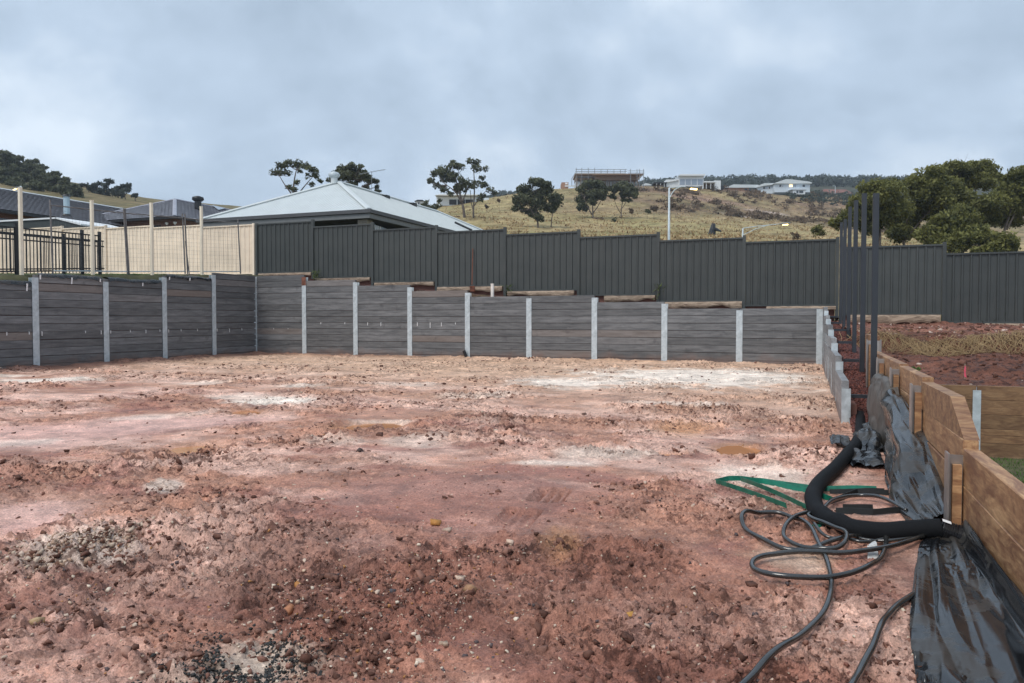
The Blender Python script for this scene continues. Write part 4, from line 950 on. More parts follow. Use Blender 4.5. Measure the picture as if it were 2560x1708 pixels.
mb = MB(); q0 = e0 + dirn * .05; q1 = e0 + dirn * .42
tgt = dirn / ln; side = np.cross(tgt, [0, 0, 1.]); V = []
for k in range(7):
    a = -.5 + k * .17
    for q_ in (q0, q1): V.append(q_ + (side * math.sin(a) * -1 + np.array([0, 0, 1]) * math.cos(a)) * (PR * 1.05))
mb.add(V, [(2 * k, 2 * k + 1, 2 * k + 3, 2 * k + 2) for k in range(6)]); mb.build('white_tape', 'white', pr)
mb = MB()                      # ring at the mouth
MB().tube([e1 - tgt * .03, e1 + tgt * .012], PR * 1.12, 20).build('coupling', 'pipe_plain', pr)

def r6(x, y): return 1760 + x / 2.81, 1150 + y / 2.81
def hose(name, label, path, r=.0125, lift=0.0, group='loops of hose on the clay'):
    P_ = spline([pz(*r6(x, y), .014) for x, y in path], 8)
    A_ = np.array(P_); z_ = np.max([ground_z(A_[:, 0] + a, A_[:, 1] + b) for a, b in ((0, 0), (.02, 0), (-.02, 0), (0, .02), (0, -.02))], 0)
    k_ = 5; zp = np.pad(z_, k_, 'edge'); z_ = np.max([zp[i:i + len(z_)] for i in range(2 * k_ + 1)], 0)
    for _ in range(12): zq = np.pad(z_, 1, 'edge'); z_ = (zq[:-2] + 2 * zq[1:-1] + zq[2:]) / 4
    P_ = [np.array([p[0], p[1], zz_ + r * .7 + lift]) for p, zz_ in zip(P_, z_)]
    for _ in range(5): P_ = [P_[0]] + [(P_[i - 1] + 2 * P_[i] + P_[i + 1]) / 4 for i in range(1, len(P_) - 1)] + [P_[-1]]
    return tag(MB().tube(P_, r, 10).build(name, 'hose', None, True), label, 'hose', group)
hose('hose', 'hose loop lying lowest in the tangle, one end under the black pipe', [(1545, 600), (1400, 650), (1200, 690), (1000, 710), (800, 700), (600, 690), (450, 705), (360, 740), (335, 780), (370, 825), (480, 865), (650, 885), (850, 888), (1000, 880), (1120, 855), (1200, 800), (1250, 740), (1275, 660), (1280, 600), (1260, 550), (1235, 525)], .0128, .018)
hose('hose', 'long hose running from the bottom edge up into a wide flat loop', [(180, 1760), (290, 1655), (380, 1568), (500, 1460), (650, 1320), (780, 1200), (860, 1100), (890, 1000), (895, 900), (880, 800), (855, 720), (800, 620), (760, 540), (700, 480), (620, 440), (520, 415), (400, 415), (310, 435), (262, 480), (290, 530), (400, 590), (520, 635), (640, 655), (760, 645), (900, 620), (1050, 580), (1180, 540), (1350, 520)], .0125, 0.0)
hose('hose', 'narrow slanted hose loop in the middle of the tangle', [(900, 400), (800, 405), (720, 420), (640, 460), (570, 530), (560, 575), (620, 620), (720, 655), (850, 680), (960, 680), (1000, 650), (990, 590), (900, 540), (780, 480), (730, 440), (790, 425)], .0120, .010)
hose('hose', 'hose coming out from under the near plastic sheet toward the bottom edge', [(1500, 960), (1470, 985), (1400, 1040), (1320, 1120), (1260, 1220), (1220, 1320), (1180, 1440), (1110, 1568), (1050, 1700), (1010, 1790)], .0125)
hose('hose', 'grey hose arching behind the bend of the black pipe', [(820, 420), (850, 380), (900, 330), (980, 295), (1080, 285), (1180, 300), (1270, 335), (1345, 375), (1420, 420)], .0125, .02)
hose('hose', 'thin hose strands bunched under the black pipe beside the paper label', [(990, 500), (1010, 530), (1060, 565), (1150, 585), (1300, 605), (1450, 598), (1480, 575), (1400, 570), (1250, 590), (1100, 610), (980, 580), (900, 590), (820, 570), (770, 520)], .009, .008)
p = pz(*r6(830, 470), .03); d_ = np.array([.05, .03, 0]); cn = thing('hose_connector', p, 'green and black hose connector under the bend of the pipe', 'connector')
MB().tube([p - d_, p - d_ * .2], .016, 12).build('green_sleeve', 'green', cn); MB().tube([p - d_ * .2, p + d_ * .5, p + d_], [.022, .022, .015], 12).build('black_collar', 'pipe_plain', cn)
a_, b_, c_, d_ = (pz(*r6(x, y), .035) for x, y in ((1145, 605), (1200, 565), (1228, 660), (1150, 680)))
m1, m2 = (a_ + d_) / 2, (b_ + c_) / 2; m1[2] += .02; m2[2] += .02; d_[2] -= .02; c_[2] -= .02
mb = MB(); th_ = np.array([0, 0, .0015]); mb.add([a_, b_, m2, m1, c_, d_] + [v + th_ for v in (a_, b_, m2, m1, c_, d_)], [(0, 1, 2, 3), (3, 2, 4, 5), (6, 7, 8, 9), (9, 8, 10, 11), (0, 1, 7, 6), (5, 4, 10, 11), (0, 3, 9, 6), (3, 5, 11, 9), (1, 2, 8, 7), (2, 4, 10, 8)]); tag(mb.build('paper_label', 'palepaper'), 'creased white paper label folded around the hose below the pipe', 'label')
def k5(x, y): return 1780 + x / 4.52, 1130 + y / 4.52
def strap(name, label, path, mat, h=.034, group=None):
    P_ = [pz(*k5(x, y), .02) for x, y in path]; Q = []
    for a, b in zip(P_[:-1], P_[1:]): Q += [a + (b - a) * t for t in np.linspace(0, 1, 10, endpoint=False)]
    Q.append(P_[-1]); mb = MB(); V = []
    A_ = np.array(Q); zs = ground_z(A_[:, 0], A_[:, 1]); zp = np.pad(zs, 4, 'edge'); zs = np.max([zp[i:i + len(zs)] for i in range(9)], 0)
    for _ in range(8): zq = np.pad(zs, 1, 'edge'); zs = (zq[:-2] + 2 * zq[1:-1] + zq[2:]) / 4
    for i, p in enumerate(Q):
        t = Q[min(i + 1, len(Q) - 1)] - Q[max(i - 1, 0)]; nrm = np.array([-t[1], t[0], 0]); nrm /= np.linalg.norm(nrm) + 1e-9
        g = zs[i] - .003; b = np.array([p[0], p[1], g]); tilt = .25 * h
        V += [b - nrm * .0015, b + nrm * .0015, b + nrm * .0015 + np.array([0, 0, h]) + nrm * tilt, b - nrm * .0015 + np.array([0, 0, h]) + nrm * tilt]
    fs = []
    for i in range(len(Q) - 1):
        for k in range(4): fs.append((4 * i + k, 4 * i + (k + 1) % 4, 4 * i + 4 + (k + 1) % 4, 4 * i + 4 + k))
    fs += [(0, 1, 2, 3), tuple(4 * (len(Q) - 1) + k for k in (3, 2, 1, 0))]
    mb.add(V, fs); return tag(mb.build(name, mat), label, 'strap', group)
strap('green_strap', 'outer green painted strap bent in a long hairpin left of the pipe', [(845, 690), (50, 380), (190, 340), (560, 318), (1080, 385), (1300, 420), (1860, 455)], 'green')
strap('green_strap', 'inner green strap bent in a narrow angle inside the larger one', [(1160, 715), (330, 352), (570, 330), (1060, 440), (1350, 555)], 'green')
strap('dark_strap', 'upper black strap behind the bend of the pipe', [(1330, 455), (1650, 470), (1950, 478)], 'darkstrap', .03)
strap('dark_strap', 'slanting black strap crossing behind the pipe bend', [(1340, 590), (1500, 520), (1650, 480), (2000, 500)], 'darkstrap', .035)
strap('dark_strap', 'short low black strap beside the grey hose arch', [(1480, 640), (1820, 655)], 'darkstrap', .03)
strap('dark_strap', 'black strap closest behind the pipe in front of the plastic sheet', [(1400, 690), (1820, 715), (2170, 720)], 'darkstrap', .035)

# ------------------------------------------------------------------ small things on and by the walls
sh = thing('rusty_shovel', py(1180, 738, YF - .2), 'rusty long handled shovel leaning against the charcoal fence', 'shovel')
p0, p1 = py(1180, 712, YF - .18), py(1182, 622, YF - .06)
MB().tube([p0, p1], .018, 8).build('handle', 'rust', sh)
mb = MB(); c0 = py(1181, 722, YF - .2); mb.obox(c0, (.085, 0, 0), (0, .012, .004), (0, -.02, .085)); mb.build('blade', 'rust', sh)
p0, p1 = py(1231, 738, 21.3), py(1231, 711, 21.3); ps = thing('pvc_stub', p0, 'short white pipe stub standing on top of the back wall', 'pipe')
MB().tube([p0 - np.array([0, 0, .15]), p1], .052, 14).build('pipe', 'pvc', ps, False); MB().tube([p1 + np.array([0, 0, -.02]), p1 + np.array([0, 0, .02])], .057, 14).build('cap', 'pvc', ps)
p0 = py(1172, 905, YC - .10); ag = thing('pipe_stub', p0, 'cut black pipe stub leaning at the foot of the back wall post', 'pipe')
a, b = py(1172, 903, YC - .09), py(1160, 878, YC - .12); MB().tube([a - np.array([0, 0, .05]), (a + b) / 2 + np.array([-.01, 0, -.02]), b], .05, 14).build('pipe', 'pipe_plain', ag); MB().tube([b, b + (b - a) * .04], .055, 14).build('lip', 'pipe_plain', ag)
def clump(name, label, p, h, n, spread, mat='weed', cat='plant', wid=.02):
    P_ = np.tile(np.array(p, float), (n, 1)); P_[:, 0] += RNG.normal(0, spread, n); P_[:, 1] += RNG.normal(0, spread * .6, n); P_[:, 2] += RNG.uniform(0, h * .75, n)
    root = thing(name, p, label, cat); MB().tube([p, np.array(p) + np.array([.02, 0, h * .8])], .006, 5).build('stem', 'bark', root)
    blades('leaves', P_, h * .4, 0, mat, wid, 1.4, parent=root)
clump('weed', 'dark green weed growing at the fence step above the corner', py(790, 702, 21.5), .42, 60, .08)
clump('weed', 'small dry weed at the fence foot beside the white pipe stub', py(1270, 735, 21.45), .35, 40, .06)
clump('weed', 'thin vine at the fence post over the fifth bay', py(1643, 752, 21.6), .6, 24, .08)
clump('weed', 'tall grey weed on the bank by the right fence, left stalk', pz(2428, 820, .98), .75, 90, .12)
clump('weed', 'tall grey weed on the bank by the right fence, right stalk', pz(2472, 822, .98), .62, 80, .12)
p = py(2278 + 3, 915, 13.0); p[2] = float(zbank(p[0:1], p[1:2])[0]); clump('weed', 'bright green weed low on the red bank near the pine wall', p, .12, 110, .06, 'grass', 'plant', .02)
p = py(2412, 945, 12.45); p[2] = float(zbank(p[0:1], p[1:2])[0]); pk = thing('marker_peg', p, 'small peg with pink marker tape on the red bank', 'marker peg')
MB().tube([p, p + np.array([0, 0, .22])], .008, 6).build('peg', 'timber_top', pk)
mb = MB(); mb.add([p + np.array(v) for v in ((0, -.012, .2), (.012, -.012, .16), (.006, -.014, .10), (.02, -.012, .02), (-.008, -.012, .03), (-.014, -.014, .14))], [(0, 1, 2, 5), (2, 3, 4, 5)]); mb.build('tape', 'pink', pk)

# ================================================================== TERRAIN BEYOND THE FENCE
CP = [(-34, 22, 2.7), (-25, 22, 2.5), (-18, 22, 2.2), (-10, 22, 1.6), (-2, 22, 1.0), (6, 22, .5), (14, 22, .2), (30, 22, 0), (-60, 22, 5), (-100, 22, 9), (60, 22, -1),
      (-40, 35, 4.7), (-22, 35, 3.5), (-6, 37, 1.6), (8, 35, .9), (20, 35, .4), (50, 35, 0), (-70, 35, 8), (-60, 60, 9), (-40, 60, 7), (-20, 60, 5), (0, 60, 4.2), (25, 60, 4.0), (60, 60, 4),
      (-140, 60, 20), (-260, 60, 45), (120, 60, 6), (260, 60, 10), (-300, 22, 30), (300, 22, 0)]
for x, y, d in [(1345, 600, 90), (1345, 571, 120), (1345, 520, 175), (1345, 476, 220), (1165, 540, 130), (1165, 519, 190), (1165, 530, 260), (1480, 590, 100), (1480, 549, 150), (1480, 471, 225), (1480, 478, 290), (1730, 600, 90), (1730, 560, 140), (1730, 520, 190), (1730, 471, 248), (1730, 480, 330),
                (1965, 600, 90), (1965, 562, 160), (1965, 527, 220), (1965, 489, 268), (1965, 484, 350), (2150, 620, 100), (2150, 565, 200), (2150, 492, 300), (2400, 640, 90), (2400, 585, 200), (2400, 500, 320), (2800, 640, 90), (2800, 500, 320),
                (600, 560, 110), (600, 532, 200), (600, 516, 300), (600, 540, 380), (330, 545, 100), (330, 500, 190), (330, 491, 240), (330, 520, 320), (100, 540, 90), (100, 475, 160), (100, 440, 220), (100, 450, 300), (-300, 520, 90), (-300, 420, 220),
                (850, 560, 110), (850, 545, 200), (850, 540, 300), (1000, 555, 130), (1000, 530, 195), (1000, 545, 270), (2300, 700, 60), (2060, 690, 62), (2600, 700, 60),
                (1300, 497, 600), (1700, 462, 600), (2000, 460, 600), (2350, 464, 600), (2900, 470, 600), (900, 545, 600), (300, 540, 600), (-300, 500, 600), (1700, 480, 800), (900, 560, 800), (2500, 480, 800)]:
    CP.append(tuple(pd(x, y, d)))
CP = np.array(CP)
def tps_fit(C, lam=2.0):
    n = len(C); s_ = 100.0; Q = C[:, :2] / s_; d2 = ((Q[:, None] - Q[None]) ** 2).sum(-1); K = .5 * d2 * np.log(d2 + 1e-12); K[np.diag_indices(n)] = lam * 1e-3
    A = np.zeros((n + 3, n + 3)); A[:n, :n] = K; A[:n, n] = 1; A[:n, n + 1:] = Q; A[n, :n] = 1; A[n + 1:, :n] = Q.T
    return np.linalg.solve(A, np.r_[C[:, 2], 0, 0, 0]), Q, s_
_w, _Q, _s = tps_fit(CP)
def zhill(x, y):
    x = np.atleast_1d(np.asarray(x, float)); y = np.atleast_1d(np.asarray(y, float)); q_ = np.c_[x, y] / _s; n = len(_Q); o = np.empty(len(x))
    for i in range(0, len(x), 4000):
        d2 = ((q_[i:i + 4000, None] - _Q[None]) ** 2).sum(-1); o[i:i + 4000] = (.5 * d2 * np.log(d2 + 1e-12)) @ _w[:n] + _w[n] + q_[i:i + 4000] @ _w[n + 1:]
    return o + sstep(60, 120, y) * (.5 * fbm(x * .05, y * .05, 3) + .18 * fbm(x * .3, y * .3, 2))
hx = np.concatenate([np.arange(-420, -130, 10), np.arange(-130, 60, 2.5), np.arange(60, 420, 10)]); hy = np.concatenate([np.arange(21.95, 120, 3), np.arange(120, 330, 3), np.arange(330, 830, 14)])
AX, AY = np.meshgrid(hx, hy); X3, Y3 = AX.ravel(), AY.ravel(); Z3 = zhill(X3, Y3)
hc = np.tile(np.array([0.375, 0.280, 0.150]), (len(X3), 1))
hc = mixc(hc, sstep(-.1, .4, fbm(X3 * .03, Y3 * .05, 4)) * .45, (0.26, 0.205, 0.09))
dep = Y3 * math.cos(YAW) - X3 * math.sin(YAW); lat = X3 * math.cos(YAW) + Y3 * math.sin(YAW); pxx = 1280 + F_PX * lat / np.maximum(dep, 1)
br = sstep(150, 185, dep) * sstep(-75, -45, X3) * sstep(330, 290, dep); hc = mixc(hc, br * np.clip(.65 + fbm(X3 * .06, Y3 * .06, 3), 0, 1), (0.235, 0.155, 0.105))
for x_, y_, d_, rx_, ry_, c_ in [(1835, 521, 188, 3.2, 9, (0.55, 0.43, 0.38)), (1918, 514, 205, 7, 3.5, (0.50, 0.38, 0.33)), (1770, 514, 195, 9, 5, (0.13, 0.095, 0.06)), (1890, 528, 190, 12, 6, (0.14, 0.10, 0.06)), (1960, 530, 190, 10, 5, (0.15, 0.105, 0.065)), (1760, 500, 215, 14, 5, (0.30, 0.19, 0.15)), (1650, 488, 225, 18, 5, (0.27, 0.17, 0.12))]:
    c0_ = pd(x_, y_, d_); u_ = ((X3 - c0_[0]) * RT[0] + (Y3 - c0_[1]) * RT[1]) / rx_; v_ = ((X3 - c0_[0]) * FH[0] + (Y3 - c0_[1]) * FH[1]) / ry_
    hc = mixc(hc, .9 * (1 - sstep(.6, 1.3, np.sqrt(u_ ** 2 + v_ ** 2) + .4 * fbm(X3 * .3, Y3 * .3, 3))), c_)
ln = sstep(45, 28, Y3); hc = mixc(hc, ln * .8, (0.13, 0.14, 0.05)); hc = mixc(hc, sstep(25, 23, Y3) * .9, (0.07, 0.045, 0.035)); hc = mixc(hc, sstep(-85, -110, X3) * .75, (0.17, 0.13, 0.075)); farm = sstep(320, 420, Y3); hc = mixc(hc, farm, (0.075, 0.075, 0.055))
tag(link(bpy.data.objects.new('hillside', np_mesh('hillside', np.c_[X3, Y3, Z3], grid_faces(len(hx), len(hy)), 'hill', True, [('soil', 'FLOAT_COLOR', 'POINT', rgba(hc))]))), kind='structure')
def onhill(x, y, d): p = pd(x, y, d); p[2] = zhill(p[0], p[1])[0]; return p
# cut faces of bare earth on the hill
def earth(label, px4, d, mat):
    pts = [pd(x, y, d + k) for x, y, k in px4]; mb = MB(); mb.poly(pts, FH * 3 + np.array([0, 0, -.5])); tag(mb.build('bare_earth', mat), kind='structure')
earth('', [(2035, 487, 0), (2060, 473, 8), (2115, 474, 8), (2135, 485, 2)], 300, 'redearth')
# grass tussocks on the hill
n = 15000; dd = 85 * (250 / 85) ** RNG.uniform(0, 1, n); pxr = RNG.uniform(980, 2320, n)
lat = (pxr - 1280) / F_PX * dd; x = FH[0] * dd + RT[0] * lat; y = FH[1] * dd + RT[1] * lat; k = fbm(x * .12, y * .12, 3) > -.15; x, y = x[k], y[k]
P = np.c_[x, y, zhill(x, y) - .05]; blades('dry_tussocks', P, .55, 0, 'straw', .16, 1.0, 'golden dry grass tussocks over the hillside paddock', 'grass')

# ------------------------------------------------------------------ trees
def leaf_cloud(blobs, leaf, n_per, squash=.62, sub=9, hang=.5, rag=1.0):
    Ps, Vs = [], []
    for (c, r_) in blobs:
        c = np.array(c, float)
        k = max(4, int(sub)); sc = RNG.normal(size=(k, 3)); sc /= np.linalg.norm(sc, axis=1)[:, None]; sc[:, 2] = np.where(RNG.uniform(0, 1, k) < .36, -np.abs(sc[:, 2]) * .75, np.abs(sc[:, 2]) * .95)
        sc = c + sc * np.array([r_ * .72, r_ * .72, r_ * .5]) * RNG.uniform(.5, 1.05, (k, 1)); r_ = r_ * 1.18; sr = r_ * rag * RNG.uniform(.30, .64, k); tone = RNG.uniform(-.22, .18, k)
        for s_, q_, t_ in zip(sc, sr, tone):
            n = max(6, int(n_per * (q_ / leaf) ** 2 * .5)); d = RNG.normal(size=(n, 3)); d /= np.linalg.norm(d, axis=1)[:, None]
            rr = q_ * RNG.uniform(.35, 1.08, n) ** .6; p = s_ + d * rr[:, None] * np.array([1, 1, min(1, squash * 1.3)])
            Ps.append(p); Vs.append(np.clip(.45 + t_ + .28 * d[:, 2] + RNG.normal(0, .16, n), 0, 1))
    P_ = np.concatenate(Ps); v = np.concatenate(Vs); n = len(P_)
    a = RNG.normal(size=(n, 3)); a[:, 2] -= hang; a /= np.linalg.norm(a, axis=1)[:, None]; b = np.cross(a, RNG.normal(size=(n, 3))); b /= np.linalg.norm(b, axis=1)[:, None] + 1e-9
    L = leaf * np.clip(RNG.lognormal(-.1, .4, n), .4, 2.0)[:, None]; a = a * L; b = b * L * .45
    V = np.stack([P_ - a, P_ + b, P_ + a, P_ - b], 1).reshape(-1, 3); return V, np.arange(4 * n).reshape(-1, 4), v
def make_tree(name, label, base, blobs, trunks, leaf=.3, n_per=14, mat='leaf', cat='tree', group=None, tr=.25, squash=.62, sub=9, rag=.85):
    """blobs: (right, up, back, radius) metres from the base; trunks: lists of (right, up, back) points with a base radius"""
    base = np.array(base, float); B = lambda q_: base + RT * q_[0] + FH * q_[2] + np.array([0, 0, q_[1]])
    root = thing(name, base, label, cat, group)
    tb = MB(); ends = []
    for pts_ in trunks:
        P_ = [B(q_) for q_ in pts_]; P_ = spline(P_, 4); m_ = len(P_); tb.tube(P_, [tr * .62 * (1 if pts_ is trunks[0] else .62) * (1 - .65 * i / m_) for i in range(m_)], 7); ends += [P_[int(m_ * f)] for f in (.45, .6, .75, .95)]
    for q_ in blobs:
        c = B(q_[:3]); e_ = min(ends, key=lambda p: np.linalg.norm(p - c) + .5 * max(0, p[2] - c[2])); md = (e_ + c) / 2 + np.array([0, 0, -.12 * np.linalg.norm(c - e_)]) + RNG.normal(0, .05 * q_[3], 3)
        tb.tube(spline([e_, md, c + np.array([0, 0, q_[3] * .1])], 3), [tr * .24, tr * .21, tr * .18, tr * .15, tr * .12, tr * .09, tr * .06], 5, False)
        for _ in range(3):
            t_ = c + RNG.normal(0, q_[3] * .4, 3); tb.tube([md, (md + t_) / 2 + np.array([0, 0, -.05]), t_], [tr * .13, tr * .08, tr * .035], 4, False)
    tb.build('trunk', 'bark', root, True)
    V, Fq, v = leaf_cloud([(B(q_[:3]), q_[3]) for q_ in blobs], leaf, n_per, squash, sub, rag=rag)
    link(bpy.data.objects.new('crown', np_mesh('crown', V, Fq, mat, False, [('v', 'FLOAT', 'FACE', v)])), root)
    return root
def bl(px, x0, y0, d, rnd=.6, g=1.14):     # blob list read off the photo: (x, y, radius in photo pixels) -> metres at the tree's distance
    s_ = d / F_PX; return [((x - x0) * s_, (y0 - y) * s_, random.uniform(-1, 1) * rnd * r_ * s_ * 1.6, r_ * s_ * g) for x, y, r_ in px]
def dense(B_, n=1):
    out_ = list(B_)
    for _ in range(n * len(B_)):
        a = random.choice(B_); b = min((q_ for q_ in B_ if q_ is not a), key=lambda q_: math.dist(q_[:2], a[:2]) * random.uniform(.6, 1.6))
        out_.append(tuple((a[i] + b[i]) / 2 + random.gauss(0, .12 * a[3]) for i in range(3)) + ((a[3] + b[3]) / 2 * random.uniform(.6, .85),))
    return out_
def tl(px, x0, y0, d): s_ = d / F_PX; return [((x - x0) * s_, (y0 - y) * s_, z) for x, y, z in px]
# the two trees on the left of the hill paddock
b = onhill(1165, 540, 130)
make_tree('eucalypt_tree', 'tall spreading gum tree with two trunks on the left of the hill paddock', b,
    bl([(1110, 420, 20), (1130, 412, 18), (1150, 412, 14), (1098, 432, 16), (1080, 446, 11), (1078, 452, 8), (1092, 460, 11), (1120, 440, 22), (1140, 440, 18), (1112, 470, 12), (1105, 465, 9), (1150, 465, 22), (1165, 450, 16), (1175, 465, 18), (1128, 480, 9)], 1165, 540, 130),
    [tl([(1162, 545, 0), (1158, 515, 0), (1152, 490, .3), (1146, 465, .2), (1138, 440, 0)], 1165, 540, 130), tl([(1155, 505, 0), (1140, 478, -.5), (1118, 460, -.6)], 1165, 540, 130), tl([(1156, 500, 0), (1165, 475, .5), (1172, 455, .6)], 1165, 540, 130)], .24, 10, tr=.42, sub=7)
make_tree('eucalypt_tree', 'slender gum tree close beside the spreading gum on the hill', b + RT * 1.3,
    bl([(1180, 402, 14), (1196, 405, 12), (1190, 420, 14), (1214, 418, 9), (1205, 440, 8), (1190, 455, 14), (1216, 462, 13), (1228, 474, 10), (1238, 478, 7), (1210, 485, 12), (1200, 496, 8)], 1184, 540, 130),
    [tl([(1184, 543, 0), (1184, 515, 0), (1186, 485, 0), (1186, 450, .3), (1184, 415, .2)], 1184, 540, 130), tl([(1186, 510, 0), (1198, 492, -.3), (1215, 475, -.5)], 1184, 540, 130), tl([(1183, 518, 0), (1178, 500, .4), (1176, 470, .5)], 1184, 540, 130)], .22, 10, tr=.28, sub=6)
b = onhill(1086, 528, 126)
make_tree('eucalypt_tree', 'small gum sapling left of the spreading gum beside the pale roof', b, bl([(1050, 500, 9), (1062, 492, 10), (1068, 484, 7), (1078, 500, 14), (1090, 492, 11), (1088, 515, 12), (1096, 480, 8)], 1086, 528, 126), [tl([(1089, 532, 0), (1086, 515, 0), (1080, 497, 0)], 1086, 528, 126)], .2, 12, tr=.14, sub=6)
b = onhill(1345, 572, 120)
make_tree('eucalypt_tree', 'dense dark gum tree in the middle of the hill paddock', b,
    dense(bl([(1330, 462, 17), (1348, 460, 15), (1310, 475, 18), (1362, 478, 20), (1335, 490, 24), (1315, 505, 20), (1355, 512, 22), (1296, 495, 12), (1290, 524, 11), (1385, 500, 18), (1395, 512, 12), (1378, 525, 14), (1330, 530, 16), (1350, 548, 12), (1368, 462, 9)], 1345, 572, 120)),
    [tl([(1345, 576, 0), (1344, 555, 0), (1340, 530, 0), (1335, 500, .2)], 1345, 572, 120), tl([(1345, 558, 0), (1332, 535, -.4), (1318, 512, -.5)], 1345, 572, 120), tl([(1378, 568, .5), (1380, 545, .4), (1384, 520, .3)], 1345, 572, 120)], .22, 16, tr=.28)
b = onhill(1480, 549, 150)
make_tree('eucalypt_tree', 'round crowned gum below the scaffolded house', b,
    dense(bl([(1480, 462, 16), (1462, 468, 15), (1500, 470, 16), (1450, 478, 12), (1470, 490, 20), (1495, 492, 18), (1510, 480, 12), (1452, 500, 13), (1480, 510, 14), (1456, 518, 11), (1448, 524, 8), (1508, 500, 9), (1464, 525, 9)], 1480, 549, 150)),
    [tl([(1482, 552, 0), (1482, 530, 0), (1480, 505, 0)], 1480, 549, 150), tl([(1480, 540, 0), (1468, 520, -.4), (1460, 500, -.6)], 1480, 549, 150), tl([(1483, 535, 0), (1494, 520, .3), (1505, 500, .4)], 1480, 549, 150)], .26, 16, tr=.30)
b = onhill(1553, 550, 152)
make_tree('eucalypt_tree', 'thin stemmed gum right of the round crowned one on the hill', b,
    dense(bl([(1556, 466, 13), (1545, 475, 14), (1572, 472, 13), (1585, 482, 11), (1530, 480, 11), (1560, 488, 16), (1578, 494, 10), (1590, 494, 8), (1528, 495, 8), (1534, 500, 7), (1575, 505, 7), (1558, 505, 6)], 1553, 550, 152)),
    [tl([(1553, 553, 0), (1553, 530, 0), (1556, 508, 0), (1558, 485, 0)], 1553, 550, 152), tl([(1552, 538, 0), (1540, 518, -.3), (1533, 498, -.4)], 1553, 550, 152), tl([(1555, 525, 0), (1566, 508, .3), (1574, 492, .3)], 1553, 550, 152)], .26, 14, tr=.2)
# trees behind the pale roof
b = pd(740, 520, 92); b[2] = zhill(b[0], b[1])[0]; y0 = 799 - (b[2] - 1.21) / 92 * F_PX
make_tree('eucalypt_tree', 'open crowned gum tree rising behind the pale hip roof', b,
    bl([(708, 418, 14), (724, 410, 14), (742, 410, 14), (755, 418, 10), (688, 432, 12), (700, 432, 12), (720, 434, 10), (770, 418, 12), (784, 430, 13), (792, 440, 9), (772, 440, 8), (800, 452, 8), (745, 458, 9), (722, 468, 10), (735, 475, 10), (780, 462, 8), (750, 430, 6)], 740, y0, 92),
    [tl([(735, y0 + 5, 0), (735, 520, 0), (733, 480, 0), (736, 450, .1), (742, 425, 0)], 740, y0, 92), tl([(733, 490, 0), (715, 465, -.2), (700, 440, -.2)], 740, y0, 92), tl([(735, 500, 0), (760, 465, .3), (782, 440, .3)], 740, y0, 92)], .16, 9, tr=.24, sub=9, squash=.62)
b = pd(885, 520, 100); b[2] = zhill(b[0], b[1])[0]; y0 = 799 - (b[2] - 1.21) / 100 * F_PX
make_tree('eucalypt_tree', 'dense rounded gum behind the ridge of the pale roof', b,
    dense(bl([(858, 424, 16), (876, 420, 14), (840, 438, 16), (828, 450, 10), (865, 445, 20), (890, 440, 18), (905, 420, 9), (912, 445, 15), (928, 452, 12), (940, 455, 8), (880, 465, 18), (915, 468, 10), (942, 478, 9), (850, 462, 16)], 885, y0, 100)),
    [tl([(885, y0 + 5, 0), (885, 520, 0), (880, 480, 0), (875, 445, 0)], 885, y0, 100)], .17, 16, tr=.28)
# wooded slope on the far left: separate trees
LT_ = [(10, 398, 26), (-25, 420, 34), (45, 408, 24), (75, 402, 20), (30, 440, 30), (70, 432, 28), (100, 420, 18), (105, 445, 26), (0, 470, 30), (50, 475, 28), (135, 438, 18), (130, 462, 24), (160, 448, 16), (90, 478, 26), (165, 475, 22), (182, 450, 10), (192, 462, 10), (195, 490, 15)]
nm = ['tallest gum at the left edge of the wooded slope', 'gum cut by the left edge of the frame', 'gum with a gap of sky in its crown on the left slope', 'gum on the skyline of the left slope with a domed crown', 'dark gum below the skyline on the left slope', 'full crowned gum in the heart of the left slope', 'narrow gum on the left skyline next to the domed one', 'broad dark gum right of centre on the left slope', 'gum low at the left edge above the tiled roof', 'olive gum above the tiled roof near the lit lamp', 'gum on the falling skyline of the left slope', 'shaded gum below the falling skyline', 'small gum near the right end of the left wood', 'gum directly above the ridge of the long tiled roof', 'gum above the flue of the long tiled roof', 'thin topped gum at the right end of the left wood', 'last tufted gum of the left wood', 'low gum at the foot of the right end of the left wood']
for i, ((x, y, r_), lb) in enumerate(zip(LT_, nm)):
    d = 150 + (490 - y) * .35 + random.uniform(-8, 8); s_ = d / F_PX; b = pd(x, y + r_ * 1.6, d); zg = zhill(b[0], b[1])[0]; b[2] = min(b[2], max(zg, b[2] - 5))
    bb = []
    for k in range(15):
        a = random.uniform(0, 6.28); rr = r_ * 1.05 * random.uniform(0, 1) ** .6; bb.append((math.cos(a) * rr * s_, ((r_ * 1.6) + math.sin(a) * rr * .8) * s_, random.uniform(-1, 1) * r_ * s_ * .5, r_ * s_ * random.uniform(.42, .62)))
    make_tree('eucalypt_tree', lb, b, bb, [[(0, -.4, 0), (0.1, r_ * .7 * s_, 0), (0, r_ * 1.5 * s_, 0)]], .30, 13, group='gums on the wooded slope at left', tr=.25)
